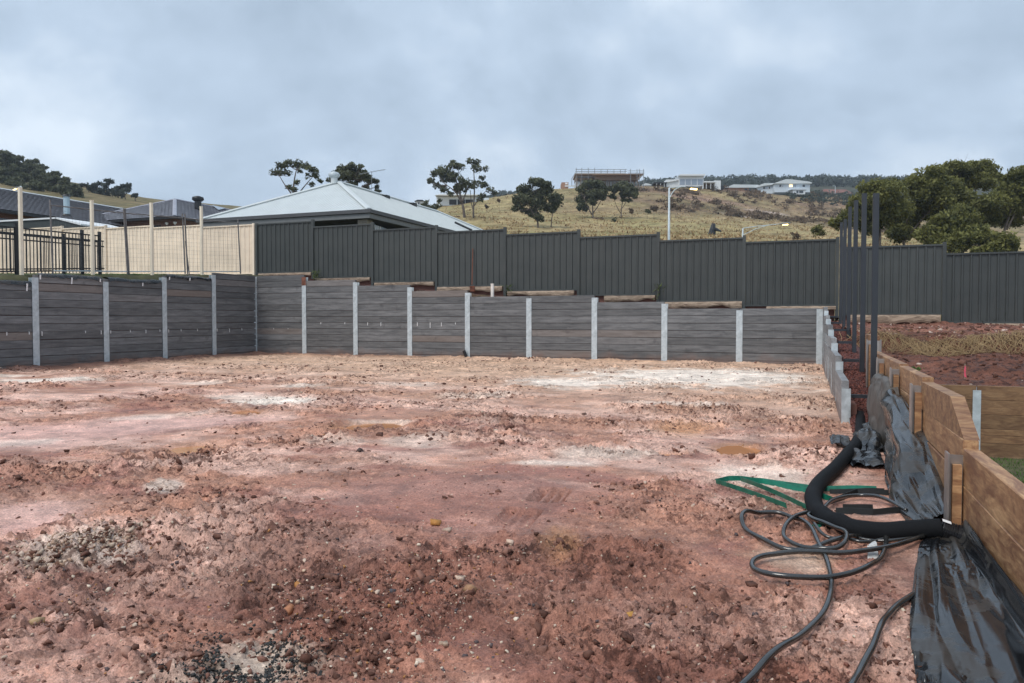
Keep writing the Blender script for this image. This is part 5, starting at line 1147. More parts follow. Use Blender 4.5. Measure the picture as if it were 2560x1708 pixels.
for x, y, r_, lb in [(222, 470, 16, 'hazy grey gum on the skyline right of the left wood'), (250, 472, 18, 'layered gum at the middle of the small skyline group'), (272, 458, 12, 'flat topped gum on the left skyline'), (295, 478, 20, 'wide gum with bare trunk above the tiled roof ridge'), (312, 470, 14, 'rounded gum at the right of the small skyline group'), (338, 488, 7, 'tiny round tree alone on the left skyline'), (270, 492, 18, 'dark gum low in the small skyline group')]:
    d = 185; r_ *= 1.3; s_ = d / F_PX; yb = 522 if r_ > 8 else 497; b = onhill(x, yb, d); hpx = (pd(x, y, d)[2] - b[2]) / s_; bb = []
    for k in range(7 if r_ > 8 else 2):
        a = random.uniform(0, 6.28); rr = r_ * random.uniform(.2, .85); bb.append((math.cos(a) * rr * s_, (hpx + math.sin(a) * rr * .6) * s_, random.uniform(-1, 1) * r_ * s_ * .4, r_ * s_ * random.uniform(.38, .55)))
    make_tree('eucalypt_tree', lb, b, bb, [[(0.2, -.3, 0), (0, hpx * .5 * s_, 0), (.1, hpx * .95 * s_, 0)]], .3, 11, 'leaf_far', group='gums on the left skyline', tr=.22)
# big dark trees on the right, beyond the fence
RT_ = [((2190, 500), [(2150, 520, 34), (2190, 495, 36), (2230, 470, 32), (2160, 480, 26), (2210, 540, 36), (2120, 548, 26), (2095, 560, 18), (2250, 520, 34), (2175, 560, 30)], [[(2200, 0), (2198, 600), (2205, 560), (2212, 520)], [(2198, 600), (2170, 560), (2150, 530)]], 64, 'left tree of the big dark wattles beyond the right fence'),
       ((2300, 480), [(2270, 470, 30), (2310, 455, 34), (2350, 480, 36), (2300, 500, 38), (2340, 530, 34), (2280, 545, 34), (2255, 585, 30)], [[(2262, 0), (2262, 590), (2268, 550), (2285, 500)], [(2262, 600), (2300, 550), (2335, 510)]], 68, 'wide middle tree of the big dark wattles beyond the right fence'),
       ((2380, 440), [(2360, 430, 22), (2390, 428, 24), (2340, 440, 18), (2420, 430, 28), (2455, 428, 26), (2480, 440, 22), (2495, 450, 14), (2440, 460, 26), (2400, 460, 24)], [[(2410, 0), (2405, 590), (2400, 520), (2395, 460)], [(2402, 540), (2430, 490), (2450, 450)]], 74, 'tallest domed tree rising above the other big wattles'),
       ((2400, 560), [(2370, 560, 32), (2410, 545, 34), (2330, 585, 28), (2440, 580, 34), (2390, 600, 30), (2350, 620, 26), (2470, 610, 28)], [[(2375, 0), (2372, 640), (2385, 590), (2400, 560)]], 58, 'low bushy wattle close behind the right fence panel'),
       ((2450, 510), [(2430, 500, 30), (2465, 510, 30), (2450, 535, 30), (2485, 545, 22)], [[(2440, 0), (2440, 600), (2450, 550), (2455, 515)]], 66, 'rounded wattle below the tallest domed tree'),
       ((2540, 480), [(2540, 440, 24), (2560, 455, 30), (2530, 480, 28), (2570, 500, 34), (2515, 520, 28), (2550, 545, 30), (2590, 460, 30)], [[(2505, 0), (2505, 590), (2520, 545), (2540, 490)], [(2512, 575), (2545, 520), (2565, 480)]], 66, 'wattle with bare forked limbs cut by the right edge of the frame'),
       ((2520, 610), [(2500, 600, 26), (2530, 615, 24), (2480, 625, 22), (2450, 632, 18)], [[(2510, 0), (2510, 640), (2512, 610)]], 56, 'low spreading wattle at the right edge above the fence')]
for (x0, y0_), bb, tr_, d, lb in RT_:
    s_ = d / F_PX; b = pd(x0, 640, d); b[2] = zhill(b[0], b[1])[0]; yb = 799 - (b[2] - CAM_H) / s_
    trs = [tl([(x, yb + 5 if y == 0 else y, random.uniform(-.3, .3)) for x, y in t_], x0, yb, d) for t_ in tr_]
    make_tree('wattle_tree', lb, b, dense(bl([(x, y, r_ * 1.15) for x, y, r_ in bb], x0, yb, d, .8), 3), trs, .13, 11, 'leaf_warm', group='big dark trees beyond the right fence', tr=.22, squash=.62, sub=17, rag=.78)
# bushes
for x, y, r_, d, mt, lb in [(1535, 555, 14, 140, 'leaf', 'dark round bush below the thin stemmed gum'), (1618, 527, 11, 150, 'leaf', 'green bush left of a pair on the hill'), (1635, 522, 13, 150, 'leaf_scrub', 'brown bush right of a pair on the hill'), (1690, 515, 14, 150, 'leaf_scrub', 'brown bush behind the street lamp pole'), (1495, 552, 12, 148, 'leaf_scrub', 'bush at the foot of the round crowned gum'),
                            (1248, 503, 6, 165, 'leaf_scrub', 'small bush on the left shoulder of the hill'), (1217, 515, 7, 160, 'leaf_scrub', 'small brown bush below the left shoulder'), (1580, 528, 8, 150, 'leaf_scrub', 'small grey bush right of the thin stemmed gum'), (2045, 580, 22, 75, 'leaf_warm', 'green bush beyond the fence left of the dark posts'), (1985, 590, 12, 90, 'leaf_scrub', 'greyish bush left of the green one beyond the fence'), (2010, 610, 14, 72, 'leaf_warm', 'low green bush just over the fence top')]:
    s_ = d / F_PX; b = onhill(x, y + r_ * .8, d); zt = pd(x, y, d)[2] - b[2]
    bb = [(random.uniform(-.6, .6) * r_ * s_, zt + random.uniform(-.45, .45) * r_ * s_, random.uniform(-.4, .4) * r_ * s_, r_ * s_ * .55) for _ in range(5)]
    make_tree('bush', lb, b, bb, [[(0, -.2, 0), (0, zt * .5, 0), (0, zt, 0)]], .2 if d > 100 else .10, 10, mt, 'bush', 'bushes on the hill', .06, .8, 6)
# scrub that covers the upper slope, and the forest on the far ridge
n = 760; dd = RNG.uniform(175, 285, n); pxr = RNG.uniform(1590, 2420, n); k = (fbm(pxr * .012, dd * .03, 3) > -.02); dd, pxr = dd[k], pxr[k]
lat = (pxr - 1280) / F_PX * dd; x = FH[0] * dd + RT[0] * lat; y = FH[1] * dd + RT[1] * lat; z = zhill(x, y)
V, Fq, v = leaf_cloud([((a, b_, c_ + .2), random.uniform(.7, 2.0)) for a, b_, c_ in zip(x, y, z)], .34, 4.0, .5, 4, 0)
tag(link(bpy.data.objects.new('hill_scrub', np_mesh('hill_scrub', V, Fq, 'leaf_scrub', False, [('v', 'FLOAT', 'FACE', v)]))), 'brownish scrub covering the upper hill slope below the houses', 'scrub', kind='stuff')
n = 420; dd = RNG.uniform(250, 330, n); pxr = RNG.uniform(1960, 2450, n); lat = (pxr - 1280) / F_PX * dd; x = FH[0] * dd + RT[0] * lat; y = FH[1] * dd + RT[1] * lat; z = zhill(x, y)
V, Fq, v = leaf_cloud([((a, b_, c_ + .3), random.uniform(.8, 2.2)) for a, b_, c_ in zip(x, y, z)], .4, 4.0, .6, 4, 0)
tag(link(bpy.data.objects.new('green_scrub', np_mesh('green_scrub', V, Fq, 'leaf_far', False, [('v', 'FLOAT', 'FACE', v)]))), 'grey green scrub on the right shoulder of the hill', 'scrub', kind='stuff')
n = 1500; dd = 640 - 170 * RNG.uniform(0, 1, n) ** 1.3; pxr = RNG.uniform(1190, 2560, n); k = (pxr > 1570) | (pxr < 1310); dd, pxr = dd[k], pxr[k]
lat = (pxr - 1280) / F_PX * dd; x = FH[0] * dd + RT[0] * lat; y = FH[1] * dd + RT[1] * lat; z = zhill(x, y)
V, Fq, v = leaf_cloud([((a, b_, c_ + random.uniform(.5, 4.0)), random.uniform(2.2, 4.6)) for a, b_, c_ in zip(x, y, z)], 1.1, 5.0, .9, 4, 0)
tag(link(bpy.data.objects.new('distant_forest', np_mesh('distant_forest', V, Fq, 'leaf_far', False, [('v', 'FLOAT', 'FACE', v)]))), 'hazy dark forest along the far ridge', 'forest', kind='stuff')
p = onhill(1780, 580, 105); st = thing('tree_stump', p, 'burnt black stump on the grass slope right of the street lamp', 'stump')
MB().tube([p, p + np.array([.1, 0, .7]), p + np.array([.2, .1, 1.5])], [.55, .42, .25], 9).build('stump', 'black', st); MB().tube([p + np.array([.2, 0, .8]), p + np.array([1.3, 0, .35])], [.3, .1], 7).build('log', 'black', st)

# ================================================================== HOUSES NEAR BY
def V3(*a): return np.array(a, float)
def hip_roof(root, x0, x1, y0, y1, ze, zr, mat, ov=0.0, tile=False):
    """hip roof, ridge along Y"""
    w_ = (x1 - x0) / 2; xm = (x0 + x1) / 2; A, B_, C_, D_ = V3(x0, y0, ze), V3(x1, y0, ze), V3(x1, y1, ze), V3(x0, y1, ze); R0, R1 = V3(xm, y0 + w_, zr), V3(xm, y1 - w_, zr)
    mb = MB(); mb.add([A, B_, C_, D_, R0, R1], [(0, 1, 4), (1, 2, 5, 4), (2, 3, 5), (3, 0, 4, 5), (3, 2, 1, 0)]); rf = mb.build('roof', mat, root)
    return rf, (A, B_, C_, D_, R0, R1)
def courses(root, quad, n, mat, th=.046, name='tile_course'):
    """rows of tiles: overlapping strips with a scalloped lower edge, from eave (a-b) to ridge (d-c)"""
    a, b, c, d = quad; nr = np.cross(b - a, d - a); nr /= np.linalg.norm(nr); nr *= np.sign(nr[2])
    for i in range(n):
        t0, t1 = i / n, min(1, (i + 1.12) / n); L0, R0, L1, R1 = a + (d - a) * t0, b + (c - b) * t0, a + (d - a) * t1, b + (c - b) * t1
        ln_ = np.linalg.norm(R0 - L0); m_ = max(2, int(ln_ / .30)); V = []
        for k in range(m_ * 2 + 1):
            s_ = k / (m_ * 2); bmp = .010 if k % 2 else 0.0
            V += [L0 + (R0 - L0) * s_ + nr * (th + bmp + .012), L1 + (R1 - L1) * s_ + nr * (.012 + bmp * .7), L0 + (R0 - L0) * s_ + nr * .004]
        mb = MB(); mb.add(V, [(3 * k, 3 * k + 3, 3 * k + 4, 3 * k + 1) for k in range(m_ * 2)]); mb.build(name, mat, root)
# house A: pale steel hip roof
ha = thing('house', (-22.5, 38, 3.5), 'single storey house with a pale blue grey steel hip roof behind the charcoal fence', 'house')
X0, X1, Y0, Y1, ZE, ZR = -27.25, -17.74, 28.71, 49.6, 6.05, 8.36
rf, (A, B_, C_, D_, R0, R1) = hip_roof(ha, X0, X1, Y0, Y1, ZE, ZR, 'roof')
def corr(root, a, b, r0, r1, name='roof_sheet', per=.19):
    """raised ribs of the steel sheets running up the slope"""
    mb = MB(); ln_ = np.linalg.norm(b - a); e_ = (b - a) / ln_; up_ = np.cross(e_, [0, 0, 1.]); rid = r0 - a; rid = rid - e_ * (rid @ e_); nr = np.cross(e_, rid); nr /= np.linalg.norm(nr); nr *= np.sign(nr[2])
    k0, k1 = (r0 - a) @ e_, (r1 - a) @ e_
    s_ = per / 2
    while s_ < ln_:
        t = min(1, s_ / max(k0, 1e-6)) if s_ < k0 else (1 if s_ <= k1 else (ln_ - s_) / max(ln_ - k1, 1e-6))
        p0 = a + e_ * s_; p1 = p0 + rid * t * .985
        mb.obox((p0 + p1) / 2 + nr * .006, e_ * .018, (p1 - p0) / 2, nr * .006); s_ += per
    return tag(mb.build(name, 'roof', root), kind='stuff')
corr(rf, A, B_, R0, R0); corr(rf, B_, C_, R0, R1)
def cap(root, p0, p1, r_, mat, nm='ridge_cap'): MB().tube([p0 + V3(0, 0, .03), p1 + V3(0, 0, .03)], r_, 6, True, .5).build(nm, mat, root)
for p0, p1 in ((B_, R0), (A, R0), (R0, R1), (R1, C_)): cap(rf, p0, p1, .14, 'roof')
def ring(root, x0, x1, y0, y1, z0, z1, th, mat, nm):
    for a, b in (((x0 - th, y0 - th, z0), (x1 + th, y0, z1)), ((x1, y0, z0), (x1 + th, y1, z1)), ((x0 - th, y0, z0), (x0, y1, z1)), ((x0 - th, y1, z0), (x1 + th, y1 + th, z1))):
        mb = MB(); mb.box(a, b); mb.build(nm, mat, root)
ring(ha, X0, X1, Y0, Y1, ZE - .14, ZE + .02, .13, 'gutter', 'gutter'); ring(ha, X0 + .02, X1 - .02, Y0 + .02, Y1 - .02, ZE - .36, ZE - .16, .06, 'fascia', 'fascia')
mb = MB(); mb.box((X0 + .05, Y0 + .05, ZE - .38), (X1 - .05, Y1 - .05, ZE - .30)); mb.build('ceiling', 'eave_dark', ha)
mb = MB(); mb.box((X0 + .6, Y0 + 4.2, 3.0), (X1 - .6, Y1 - .6, ZE - .38)); mb.build('wall', 'brick_grey', ha)
mb = MB(); mb.box((X0 + .5, Y0 + .5, 3.0), (X0 + 3.2, Y0 + 4.2, ZE - .38)); mb.build('wall', 'brick_grey', ha)
mb = MB(); mb.box((X1 - .75, Y0 + .25, 3.0), (X1 - .28, Y0 + .72, ZE - .38)); mb.build('pier', 'brick_grey', ha)
mb = MB(); mb.box((-22.6, Y0 + .3, 3.0), (-22.15, Y0 + .72, ZE - .38)); mb.build('pier', 'brick_grey', ha)
mb = MB(); mb.box((X1 - .75, Y0 + 8.2, 3.0), (X1 - .3, Y0 + 8.7, ZE - .38)); mb.build('pier', 'brick_grey', ha)
mb = MB(); mb.box((X1 - 4.2, Y0 + 4.16, 3.2), (X1 - 1.0, Y0 + 4.19, 5.5)); mb.build('window', 'glass', ha)
mb = MB(); mb.box((X0 + 1.0, Y0 + .46, 4.2), (X0 + 2.9, Y0 + .49, 5.4)); mb.build('window', 'glass', ha)
bl_ = thing('drop_blind', (X1 - .35, Y0 + 4, 3.2), 'clear plastic drop blind beside the corner pier of the pale roofed house', 'blind')
mb = MB(); mb.add([(X1 - .36, Y0 + 1.3, 3.2), (X1 - .36, Y0 + 6.9, 3.2), (X1 - .36, Y0 + 6.9, ZE - .95), (X1 - .36, Y0 + 1.0, ZE - .5)], [(0, 1, 2, 3)]); mb.build('film', 'glass_pale', bl_)
for k in range(4): MB().tube([(X1 - .33, Y0 + 1.0 + .16 * k, ZE - .55), (X1 - .33, Y0 + 1.5 + .22 * k, 3.2)], .025, 5).build('rib', 'white', bl_)
vp = V3((X0 + X1) / 2 - .15, Y0 + 4.55, ZR - .1)
MB().tube([vp, vp + V3(0, 0, .32)], .17, 12).build('vent_neck', 'roof', ha)
vt = MB()
for k in range(7): pass
MB().tube([vp + V3(0, 0, .30), vp + V3(0, 0, .38), vp + V3(0, 0, .48), vp + V3(0, 0, .58), vp + V3(0, 0, .64)], [.16, .27, .31, .24, .06], 14).build('whirlybird_vent', 'galv', ha, True)
am = V3(-22.2, 36.2, ZR); MB().tube([am, am + V3(0, 0, 1.05)], .014, 5).build('antenna_mast', 'rgrey', ha)
bm = MB(); bm.tube([am + V3(-.7, -.2, .92), am + V3(.75, .2, 1.15)], .016, 5)
for k in range(7): c_ = am + V3(-.6 + .2 * k, -.16 + .055 * k, .935 + .03 * k); bm.tube([c_ + V3(.08, -.28, 0), c_ - V3(.08, -.28, 0)], .007, 4)
bm.build('antenna_boom', 'rgrey', ha)
for (x_, y_) in ((965, 493), (1033, 512)):
    p = pX(x_, y_, (X0 + X1) / 2 + .3); mb = MB(); mb.box((p[0] - .15, p[1] - .2, p[2] - .25), (p[0] + .15, p[1] + .2, p[2] + .1)); mb.build('roof_vent', 'black', ha)
a, b = pX(1137, 556, -19.6), pX(1180, 576, -18.6); MB().tube([a, b], .07, 6).build('solar_strip', 'black', ha)
# house B: dark tiles, hip
dB = 45.0; cB = pd(437, 541, dB); r_ = ray(455, 498.5); wB = 9.6; apx = V3(cB[0] - wB / 2, cB[1] + wB / 2, 0); apx[2] = CAM_H + r_[2] * apx[1] / r_[1]
hb = thing('house', (apx[0], cB[1] + 8, 4.5), 'brick house with dark tiled hip roof and round roof vent, between the other two houses', 'house')
xb0, xb1, yb0, yb1 = cB[0] - wB, cB[0], cB[1], cB[1] + 26
rf, (A, B_, C_, D_, R0, R1) = hip_roof(hb, xb0, xb1, yb0, yb1, cB[2], apx[2], 'tiles')
courses(rf, (A, B_, R0 + V3(.05, 0, 0), R0 - V3(.05, 0, 0)), 15, 'tiles'); courses(rf, (B_, C_, R1, R0), 15, 'tiles')
for p0, p1 in ((A, R0), (B_, R0), (R0, R1)): cap(rf, p0, p1, .13, 'tiles')
ring(hb, xb0, xb1, yb0, yb1, cB[2] - .14, cB[2] + .01, .11, 'black', 'gutter')
mb = MB(); mb.box((xb0 + .5, yb0 + .5, 3.5), (xb1 - .5, yb1 - .5, cB[2] - .05)); mb.build('wall', 'brick_red', hb)
for dx in (1.6, 4.5):
    mb = MB(); mb.box((xb1 - dx - 1.2, yb0 + .47, cB[2] - 1.6), (xb1 - dx, yb0 + .495, cB[2] - .4)); mb.build('window', 'glass', hb)
for dx in (.9, 0.25):
    p = V3(xb1 - dx, yb0 + .35, cB[2] - .32); MB().tube([p, p - V3(0, .12, .05)], [.05, .10], 8).build('flood_light', 'white', hb)
vp = pX(495, 512, xb1 - wB * .30); MB().tube([vp - V3(0, 0, .3), vp + V3(0, 0, .25)], .22, 10).build('vent_neck', 'black', hb); MB().tube([vp + V3(0, 0, .22), vp + V3(0, 0, .34), vp + V3(0, 0, .5), vp + V3(0, 0, .58)], [.25, .40, .36, .12], 12).build('vent_cap', 'black', hb, True)
nB = np.cross(C_ - B_, R0 - B_); nB /= np.linalg.norm(nB); nB *= np.sign(nB[2])
sq = []
for (x_, y_) in ((530, 517), (563, 524), (548, 528), (545, 528)):
    r_ = ray(x_, y_); t_ = ((B_ - CC) @ nB) / (r_ @ nB); sq.append(CC + r_ * t_ + nB * .09)
mb = MB(); mb.poly(sq, nB * .03); mb.build('skylight', 'glass_pale', hb)
# house C: long tiled roof along the left
hc_ = thing('house', (-47, 30, 5), 'long low house with dark tiled roof and steel flue at the left edge', 'house')
xe, ze, xr, zr = -39.2, 6.98, -47.1, 9.42
mb = MB(); mb.add([(xe, 8, ze), (xe, 47, ze), (xr, 43, zr), (xr, 8, zr), (2 * xr - xe, 8, ze), (2 * xr - xe, 47, ze)], [(0, 1, 2, 3), (3, 2, 5, 4), (1, 5, 2), (0, 3, 4)]); rf = mb.build('roof', 'tiles', hc_)
courses(rf, (V3(xe, 18, ze), V3(xe, 47, ze), V3(xr, 43, zr), V3(xr, 18, zr)), 22, 'tiles'); cap(rf, V3(xr, 10, zr), V3(xr, 43, zr), .13, 'roof'); cap(rf, V3(xr, 43, zr), V3(xe, 47, ze), .13, 'tiles')
mb = MB(); mb.box((xe, 8, ze - .16), (xe + .13, 47, ze + .01)); mb.build('gutter', 'black', hc_)
mb = MB(); mb.box((2 * xr - xe + .6, 9, 4), (xe - .7, 46, ze)); mb.build('wall', 'brick_red', hc_)
for y_ in (24, 27.2, 30.5, 34):
    mb = MB(); mb.box((xe - .69, y_, 4.9), (xe - .66, y_ + 2.0, ze - .35)); mb.build('window', 'glass', hc_)
r_ = ray(167, 541); n_ = V3(zr - ze, 0, xe - xr); t_ = ((V3(xe, 20, ze) - CC) @ n_) / (r_ @ n_); fp = CC + r_ * t_; d_ = t_
MB().tube([fp - V3(0, 0, .3), fp + V3(0, 0, 1.15 * d_ / 44)], .17, 12).build('flue', 'flue', hc_); MB().tube([fp + V3(0, 0, 1.15 * d_ / 44), fp + V3(0, 0, 1.15 * d_ / 44 + .12)], [.24, .16], 12).build('flue_cap', 'black', hc_); MB().tube([fp - V3(0, 0, .1), fp + V3(0, 0, .12)], [.34, .22], 12).build('flue_flashing', 'black', hc_)
# garden shed
gs = thing('garden_shed', (-32, 24, 3), 'low dark green garden shed with white roof trim behind the cream fence', 'shed')
prof = [(-37.5, 5.66), (-30.25, 5.60), (-28.75, 5.25), (-28.75, 3.0), (-37.5, 3.0)]
MB().poly([(x, 23.5, z) for x, z in prof], (0, 2.6, 0)).build('wall', 'rgreen', gs)
for (a, b) in ((prof[0], prof[1]), (prof[1], prof[2])):
    e_ = V3(b[0] - a[0], 0, b[1] - a[1]); ln_ = np.linalg.norm(e_); mb = MB(); mb.obox(V3((a[0] + b[0]) / 2, 24.8, (a[1] + b[1]) / 2 + .03), e_ / 2 * 1.01, (0, 1.36, 0), (0, 0, .035)); mb.build('roof_trim', 'rwhite', gs)

# ================================================================== STREET LAMPS
def lamp_post(label, base, top, arm_pts, head, r_, brace=None):
    root = thing('street_lamp', base, label, 'street lamp', 'lit street lamps'); MB().tube([base, (base + top) / 2, top], [r_ * 1.3, r_ * 1.1, r_ * .8], 12).build('pole', 'galv', root, True)
    MB().tube(arm_pts, r_ * .45, 8).build('arm', 'galv', root, True)
    if brace: MB().tube(brace, r_ * .4, 6).build('brace', 'galv', root)
    dx = head - arm_pts[-1]; dx = dx / (np.linalg.norm(dx) + 1e-9); c_ = arm_pts[-1] + dx * .32
    hd = MB().tube([c_ - dx * .36, c_ - dx * .1, c_ + dx * .25, c_ + dx * .36], [.05, .14, .13, .05], 10, True, .5).build('lamp_head', 'rgrey', root, True)
    MB().tube([c_ - dx * .12 - V3(0, 0, .07), c_ + dx * .20 - V3(0, 0, .07)], .085, 10, True, .55).build('lamp_glass', 'lamp', root, True)
    return root
t_ = pd(1673, 470, 37); b_ = t_.copy(); b_[2] = zhill(b_[0], b_[1])[0]
lamp_post('lit street lamp on a tall galvanised pole before the grassy hill', b_, t_, spline([pd(1673, 497, 37), pd(1684, 478, 37), pd(1700, 468, 37), pd(1716, 467, 37)], 5), pd(1735, 469, 37), .058, [t_, pd(1690, 468.5, 37), pd(1705, 466, 37)])
t_ = pd(1857, 571, 48); b_ = t_.copy(); b_[2] = zhill(b_[0], b_[1])[0]
lamp_post('lit street lamp on a bracket arm just above the charcoal fence', b_, t_, [t_, pd(1890, 566, 48), pd(1930, 562, 48), pd(1949, 560, 48)], pd(1962, 559, 48), .055, [pd(1857, 588, 48), pd(1890, 572, 48), pd(1925, 562, 48)])
t_ = pd(53, 466, 62); b_ = t_.copy(); b_[2] = max(4.5, zhill(b_[0], b_[1])[0])
lamp_post('lit street lamp at the far left behind the nearest cream post', b_, t_, [t_, pd(50, 466, 62), pd(47, 467, 62)], pd(38, 471, 62), .07)
for x, yt, yb, d, lb in [(2088, 465, 482, 290, 'thin pole on the red earth cutting on the far hill'), (2163, 462, 487, 270, 'thin pale lamp pole on the far hill right of the cutting')]:
    a, b = pd(x, yb, d), pd(x, yt, d); a[2] = min(a[2], zhill(a[0], a[1])[0]); pl_ = thing('light_pole', a, lb, 'pole', 'poles on the far hill'); MB().tube([a, b], .13, 6).build('pole', 'galv', pl_); MB().tube([b, b + RT * -.9], .10, 5).build('arm', 'galv', pl_)

# ================================================================== HOUSES ON THE HILL
class Site:
    """a building drawn up from its front elevation at a known distance; every piece is a real box with depth"""
    def __init__(s, root, d): s.r = root; s.d = d; s.k = d / F_PX
    def pt(s, x, y, back=0.0): p = pd(x, y, s.d); return p + FH * back
    def box(s, name, mat, x0, y0, x1, y1, b0, b1, parent=None):
        a = s.pt((x0 + x1) / 2, (y0 + y1) / 2); mb = MB(); mb.obox(a + FH * (b0 + b1) / 2, RT * (x1 - x0) / 2 * s.k, FH * (b1 - b0) / 2, (0, 0, (y1 - y0) / 2 * s.k)); return mb.build(name, mat, parent or s.r)
    def slab(s, name, mat, pts, b0, b1): return MB().poly([s.pt(x, y, b0) for x, y in pts], FH * (b1 - b0)).build(name, mat, s.r)
    def bar(s, name, mat, p, r_): return MB().tube([s.pt(*q_) for q_ in p], r_, 5).build(name, mat, s.r)
# unfinished house in scaffolding
d = 228; ho = thing('unfinished_house', pd(1515, 470, d), 'half built house wrapped in scaffolding on the hill crest', 'house'); s_ = Site(ho, d)
s_.box('deck', 'rbrown', 1438, 434, 1566, 437, 0, 9); s_.box('wall', 'rbrown', 1441, 437, 1562, 447, 1, 8); s_.box('upper_wall', 'rpale', 1439, 427, 1566, 434, 2.5, 7)
s_.box('deck', 'rbrown', 1480, 439, 1604, 442, -3, 5); s_.box('wall', 'rbrown', 1486, 442, 1592, 452, -1, 6); s_.box('wall', 'rpale', 1440, 452, 1590, 478, 2, 8); s_.box('deck_shade_strip', 'eave_dark', 1445, 440, 1500, 444, .9, 1.2)  # last box is a dark strip painted for shade below the deck
for x in range(1442, 1600, 9): s_.box('stud', 'rbrown', x, 444, x + 1.6, 470, .5, .8)
for x in (1440, 1454, 1470, 1486, 1502, 1518, 1534, 1550, 1562): s_.bar('scaffold_standard', 'rgrey', [(x, 480, -.8), (x, 421 if x < 1490 else 425, -.8)], .09)
for x in (1572, 1588, 1594, 1604): s_.bar('scaffold_standard', 'rgrey', [(x, 480, -3.4), (x, 428, -3.4)], .09)
for y_ in (425, 430, 444, 455): s_.bar('scaffold_ledger', 'rgrey', [(1438, y_, -.8), (1566, y_, -.8)], .08)
for y_ in (433, 438): s_.bar('scaffold_ledger', 'rgrey', [(1566, y_, -3.4), (1606, y_, -3.4)], .08)
s_.bar('brace', 'rgrey', [(1438, 434, -.8), (1429, 448, -.8), (1429, 466, -.8)], .10); s_.bar('brace', 'rgrey', [(1604, 442, -3.4), (1592, 452, -3.4)], .12); s_.bar('ramp', 'rbrown', [(1604, 440, -3), (1590, 452, -3), (1588, 462, -3)], .2)
s_.box('gable_wall', 'plyred', 1404, 456, 1421, 472, 0, 5); s_.box('window', 'white', 1413, 457, 1419, 461, -.05, 0); s_.box('base_wrap', 'rwhite', 1412, 464, 1436, 467, -.2, 0)
# white modern house
d = 250; ho = thing('modern_house', pd(1725, 468, d), 'white flat roofed modern house with a row of tall windows on the hill crest', 'house'); s_ = Site(ho, d)
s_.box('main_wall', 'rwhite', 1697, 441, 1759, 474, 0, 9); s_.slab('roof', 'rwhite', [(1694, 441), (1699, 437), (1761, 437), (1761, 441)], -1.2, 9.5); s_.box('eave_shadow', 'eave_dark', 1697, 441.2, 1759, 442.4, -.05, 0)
s_.box('left_wing', 'rwhite', 1667, 449, 1697, 474, 1, 9); s_.slab('wing_roof', 'rwhite', [(1660, 457), (1667, 448.4), (1698, 448.4), (1698, 450)], .4, 9)
for i in range(4): s_.box('window', 'glass_pale', 1699 + 15 * i, 448.5, 1712 + 15 * i, 462.5, -.08, 0)
for x0_, x1_ in ((1699, 1713), (1727, 1742), (1744, 1755)): s_.box('window', 'glass', x0_, 466, x1_, 472, -.08, 0)
s_.box('carport_roof', 'rwhite', 1759, 454.5, 1788, 457.5, -1, 7); s_.box('carport_back', 'rbrown', 1760, 457.5, 1787, 472, 2, 6)
for x in (1764, 1775, 1786): s_.box('carport_post', 'rwhite', x, 457.5, x + 1, 473, -.8, -.5)
s_.box('right_wing', 'rwhite', 1787, 451, 1803, 474, .5, 8); s_.box('low_shed', 'eave_dark', 1804, 463, 1812, 472, 1, 5)
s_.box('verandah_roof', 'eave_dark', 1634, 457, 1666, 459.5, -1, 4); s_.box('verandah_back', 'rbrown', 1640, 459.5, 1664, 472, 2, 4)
for x in (1640, 1650, 1659): s_.box('verandah_post', 'rwhite', x, 459.5, x + .9, 472, -.9, -.6)
# low houses beside it
d = 262; ho = thing('low_house', pd(1618, 470, d), 'low pale roofed building between the scaffolding and the modern white house', 'house'); s_ = Site(ho, d)
s_.box('wall', 'rpale', 1606, 464, 1632, 472, 0, 6); s_.slab('roof', 'roof', [(1602, 464.5), (1612, 459), (1622, 460), (1634, 464.5)], -.5, 6.5)
d = 272; ho = thing('low_house', pd(1850, 470, d), 'long low house with pale roof left of the two storey house', 'house'); s_ = Site(ho, d)
s_.box('wall', 'plyred', 1820, 469, 1895, 480, 0, 8); s_.slab('roof', 'roof', [(1812, 470), (1832, 462), (1895, 463), (1898, 470)], -.6, 8.6); s_.box('window', 'glass', 1862, 472, 1868, 476, -.08, 0); s_.box('window', 'glass', 1874, 472, 1880, 476, -.08, 0); s_.box('fence_screen', 'rgreen', 1868, 472, 1890, 480, -2, -1.8)
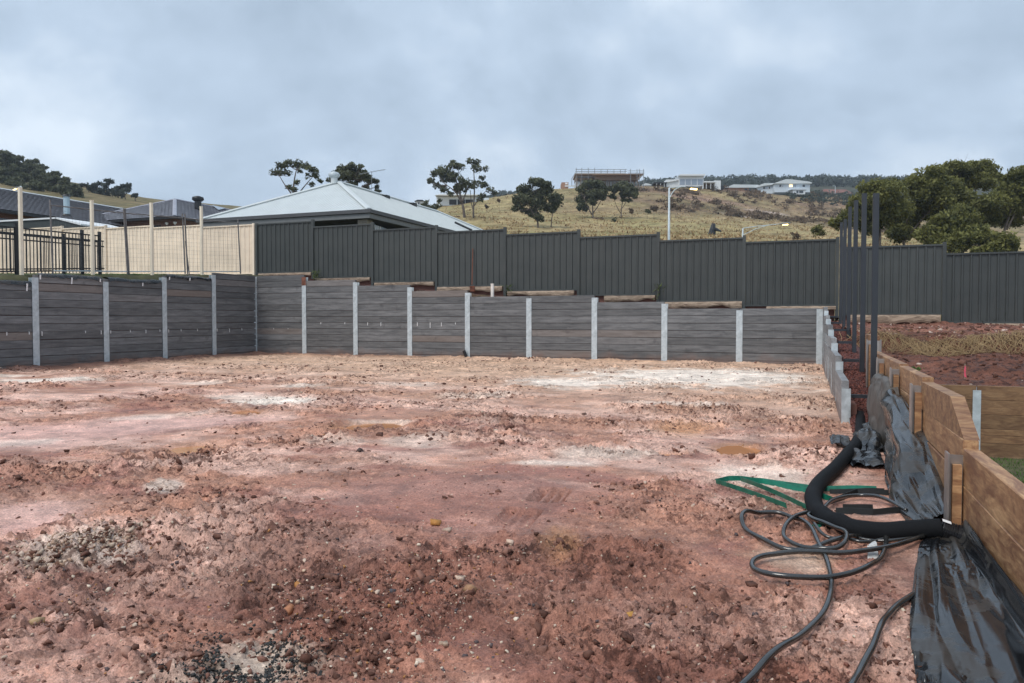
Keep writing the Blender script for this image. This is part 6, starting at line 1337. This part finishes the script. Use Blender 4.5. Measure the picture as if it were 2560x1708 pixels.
# two storey weatherboard house
d = 268; ho = thing('two_storey_house', pd(1965, 485, d), 'two storey pale weatherboard house with one lit window on the hill', 'house'); s_ = Site(ho, d)
s_.box('wall', 'rpale', 1936, 460, 2025, 484, 0, 10); s_.box('wall', 'rpale', 1896, 464, 1938, 482, 2, 9); s_.box('base', 'rgreen', 1936, 481, 2025, 487, -.1, 9)
s_.slab('roof', 'roof', [(1933, 460), (1938, 457.5), (1962, 449.5), (1974, 449.5), (2022, 455.5), (2028, 458), (2027, 460)], -.9, 10); s_.slab('roof', 'roof', [(1892, 468), (1902, 461), (1914, 456.5), (1940, 456.5), (1936, 461), (1914, 463)], 1.2, 9)
s_.box('vent', 'eave_dark', 1962, 446.5, 1970, 451.5, 2, 4)
for x0_, x1_, y0_, y1_, mt in ((1912, 1918, 465, 470, 'glass'), (1919, 1924, 465, 470, 'glass_pale'), (1926, 1930, 465, 470, 'glass'), (1948, 1953, 462, 467.5, 'glass'), (1955, 1958, 464, 467.5, 'glass_pale'), (1973, 1981, 462, 467.5, 'winlit'), (1982, 1990, 462, 467.5, 'glass_pale'), (2006, 2012, 462, 467.5, 'glass')):
    b0 = 1.9 if x0_ < 1935 else -.1
    w_ = s_.box('window', 'white', x0_ - .7, y0_ - .7, x1_ + .7, y1_ + .7, b0, b0 + .1); s_.box('pane', mt, x0_, y0_, x1_, y1_, b0 - .06, b0, w_)
s_.slab('porch_roof', 'rpale', [(1969, 478), (1978, 474.5), (2004, 475.5), (2010, 478)], -3, 0); s_.box('porch_wall', 'rwhite', 1975, 478, 2006, 489, -2.6, 0)
for x0_ in (1984, 1991, 1996): s_.box('porch_window', 'glass', x0_, 480, x0_ + 5, 486, -2.68, -2.6)
# white buildings on the left shoulder
d = 205; ho = thing('shed_house', pd(1140, 512, d), 'long white farm shed with dark open bays behind the spreading gum', 'building'); s_ = Site(ho, d)
s_.box('wall', 'rwhite', 1090, 490, 1190, 512, 1.5, 8); s_.slab('roof', 'rwhite', [(1088, 489), (1102, 485.5), (1196, 486.5), (1198, 489)], -.5, 8.5)
for x0_ in (1122, 1143, 1163): s_.box('bay_shade_panel', 'eave_dark', x0_, 497, x0_ + 18.5, 510, 1.4, 1.5)  # dark panels on the wall stand in for the shade inside the bays
s_.box('wall', 'rpale', 1190, 492, 1222, 510, 2, 8)
d = 200; ho = thing('white_cottage', pd(1046, 515, d), 'small white cottage at the left end of the hill behind the sapling', 'house'); s_ = Site(ho, d)
s_.box('wall', 'rwhite', 1038, 503, 1060, 516, 0, 6); s_.slab('roof', 'eave_dark', [(1036, 503.5), (1044, 500), (1056, 500), (1062, 503.5)], -.4, 6.4); s_.box('window', 'glass', 1045, 506, 1049, 512, -.08, 0)

# ================================================================== AIR
mb = MB(); mb.box((-430, -12, -3), (430, 840, 175)); hz = mb.build('haze', 'white'); tag(hz, 'thin damp air over the whole place', 'haze', kind='stuff')
q = NT('damp_air'); q.t.nodes.remove(q.b); vv = q.n('ShaderNodeVolumePrincipled'); vv.inputs['Color'].default_value = (0.80, 0.88, 0.98, 1); vv.inputs['Density'].default_value = 0.00035; vv.inputs['Anisotropy'].default_value = 0.2
q.l(vv.outputs[0], q.o.inputs['Volume']); hz.data.materials.clear(); hz.data.materials.append(q.m)
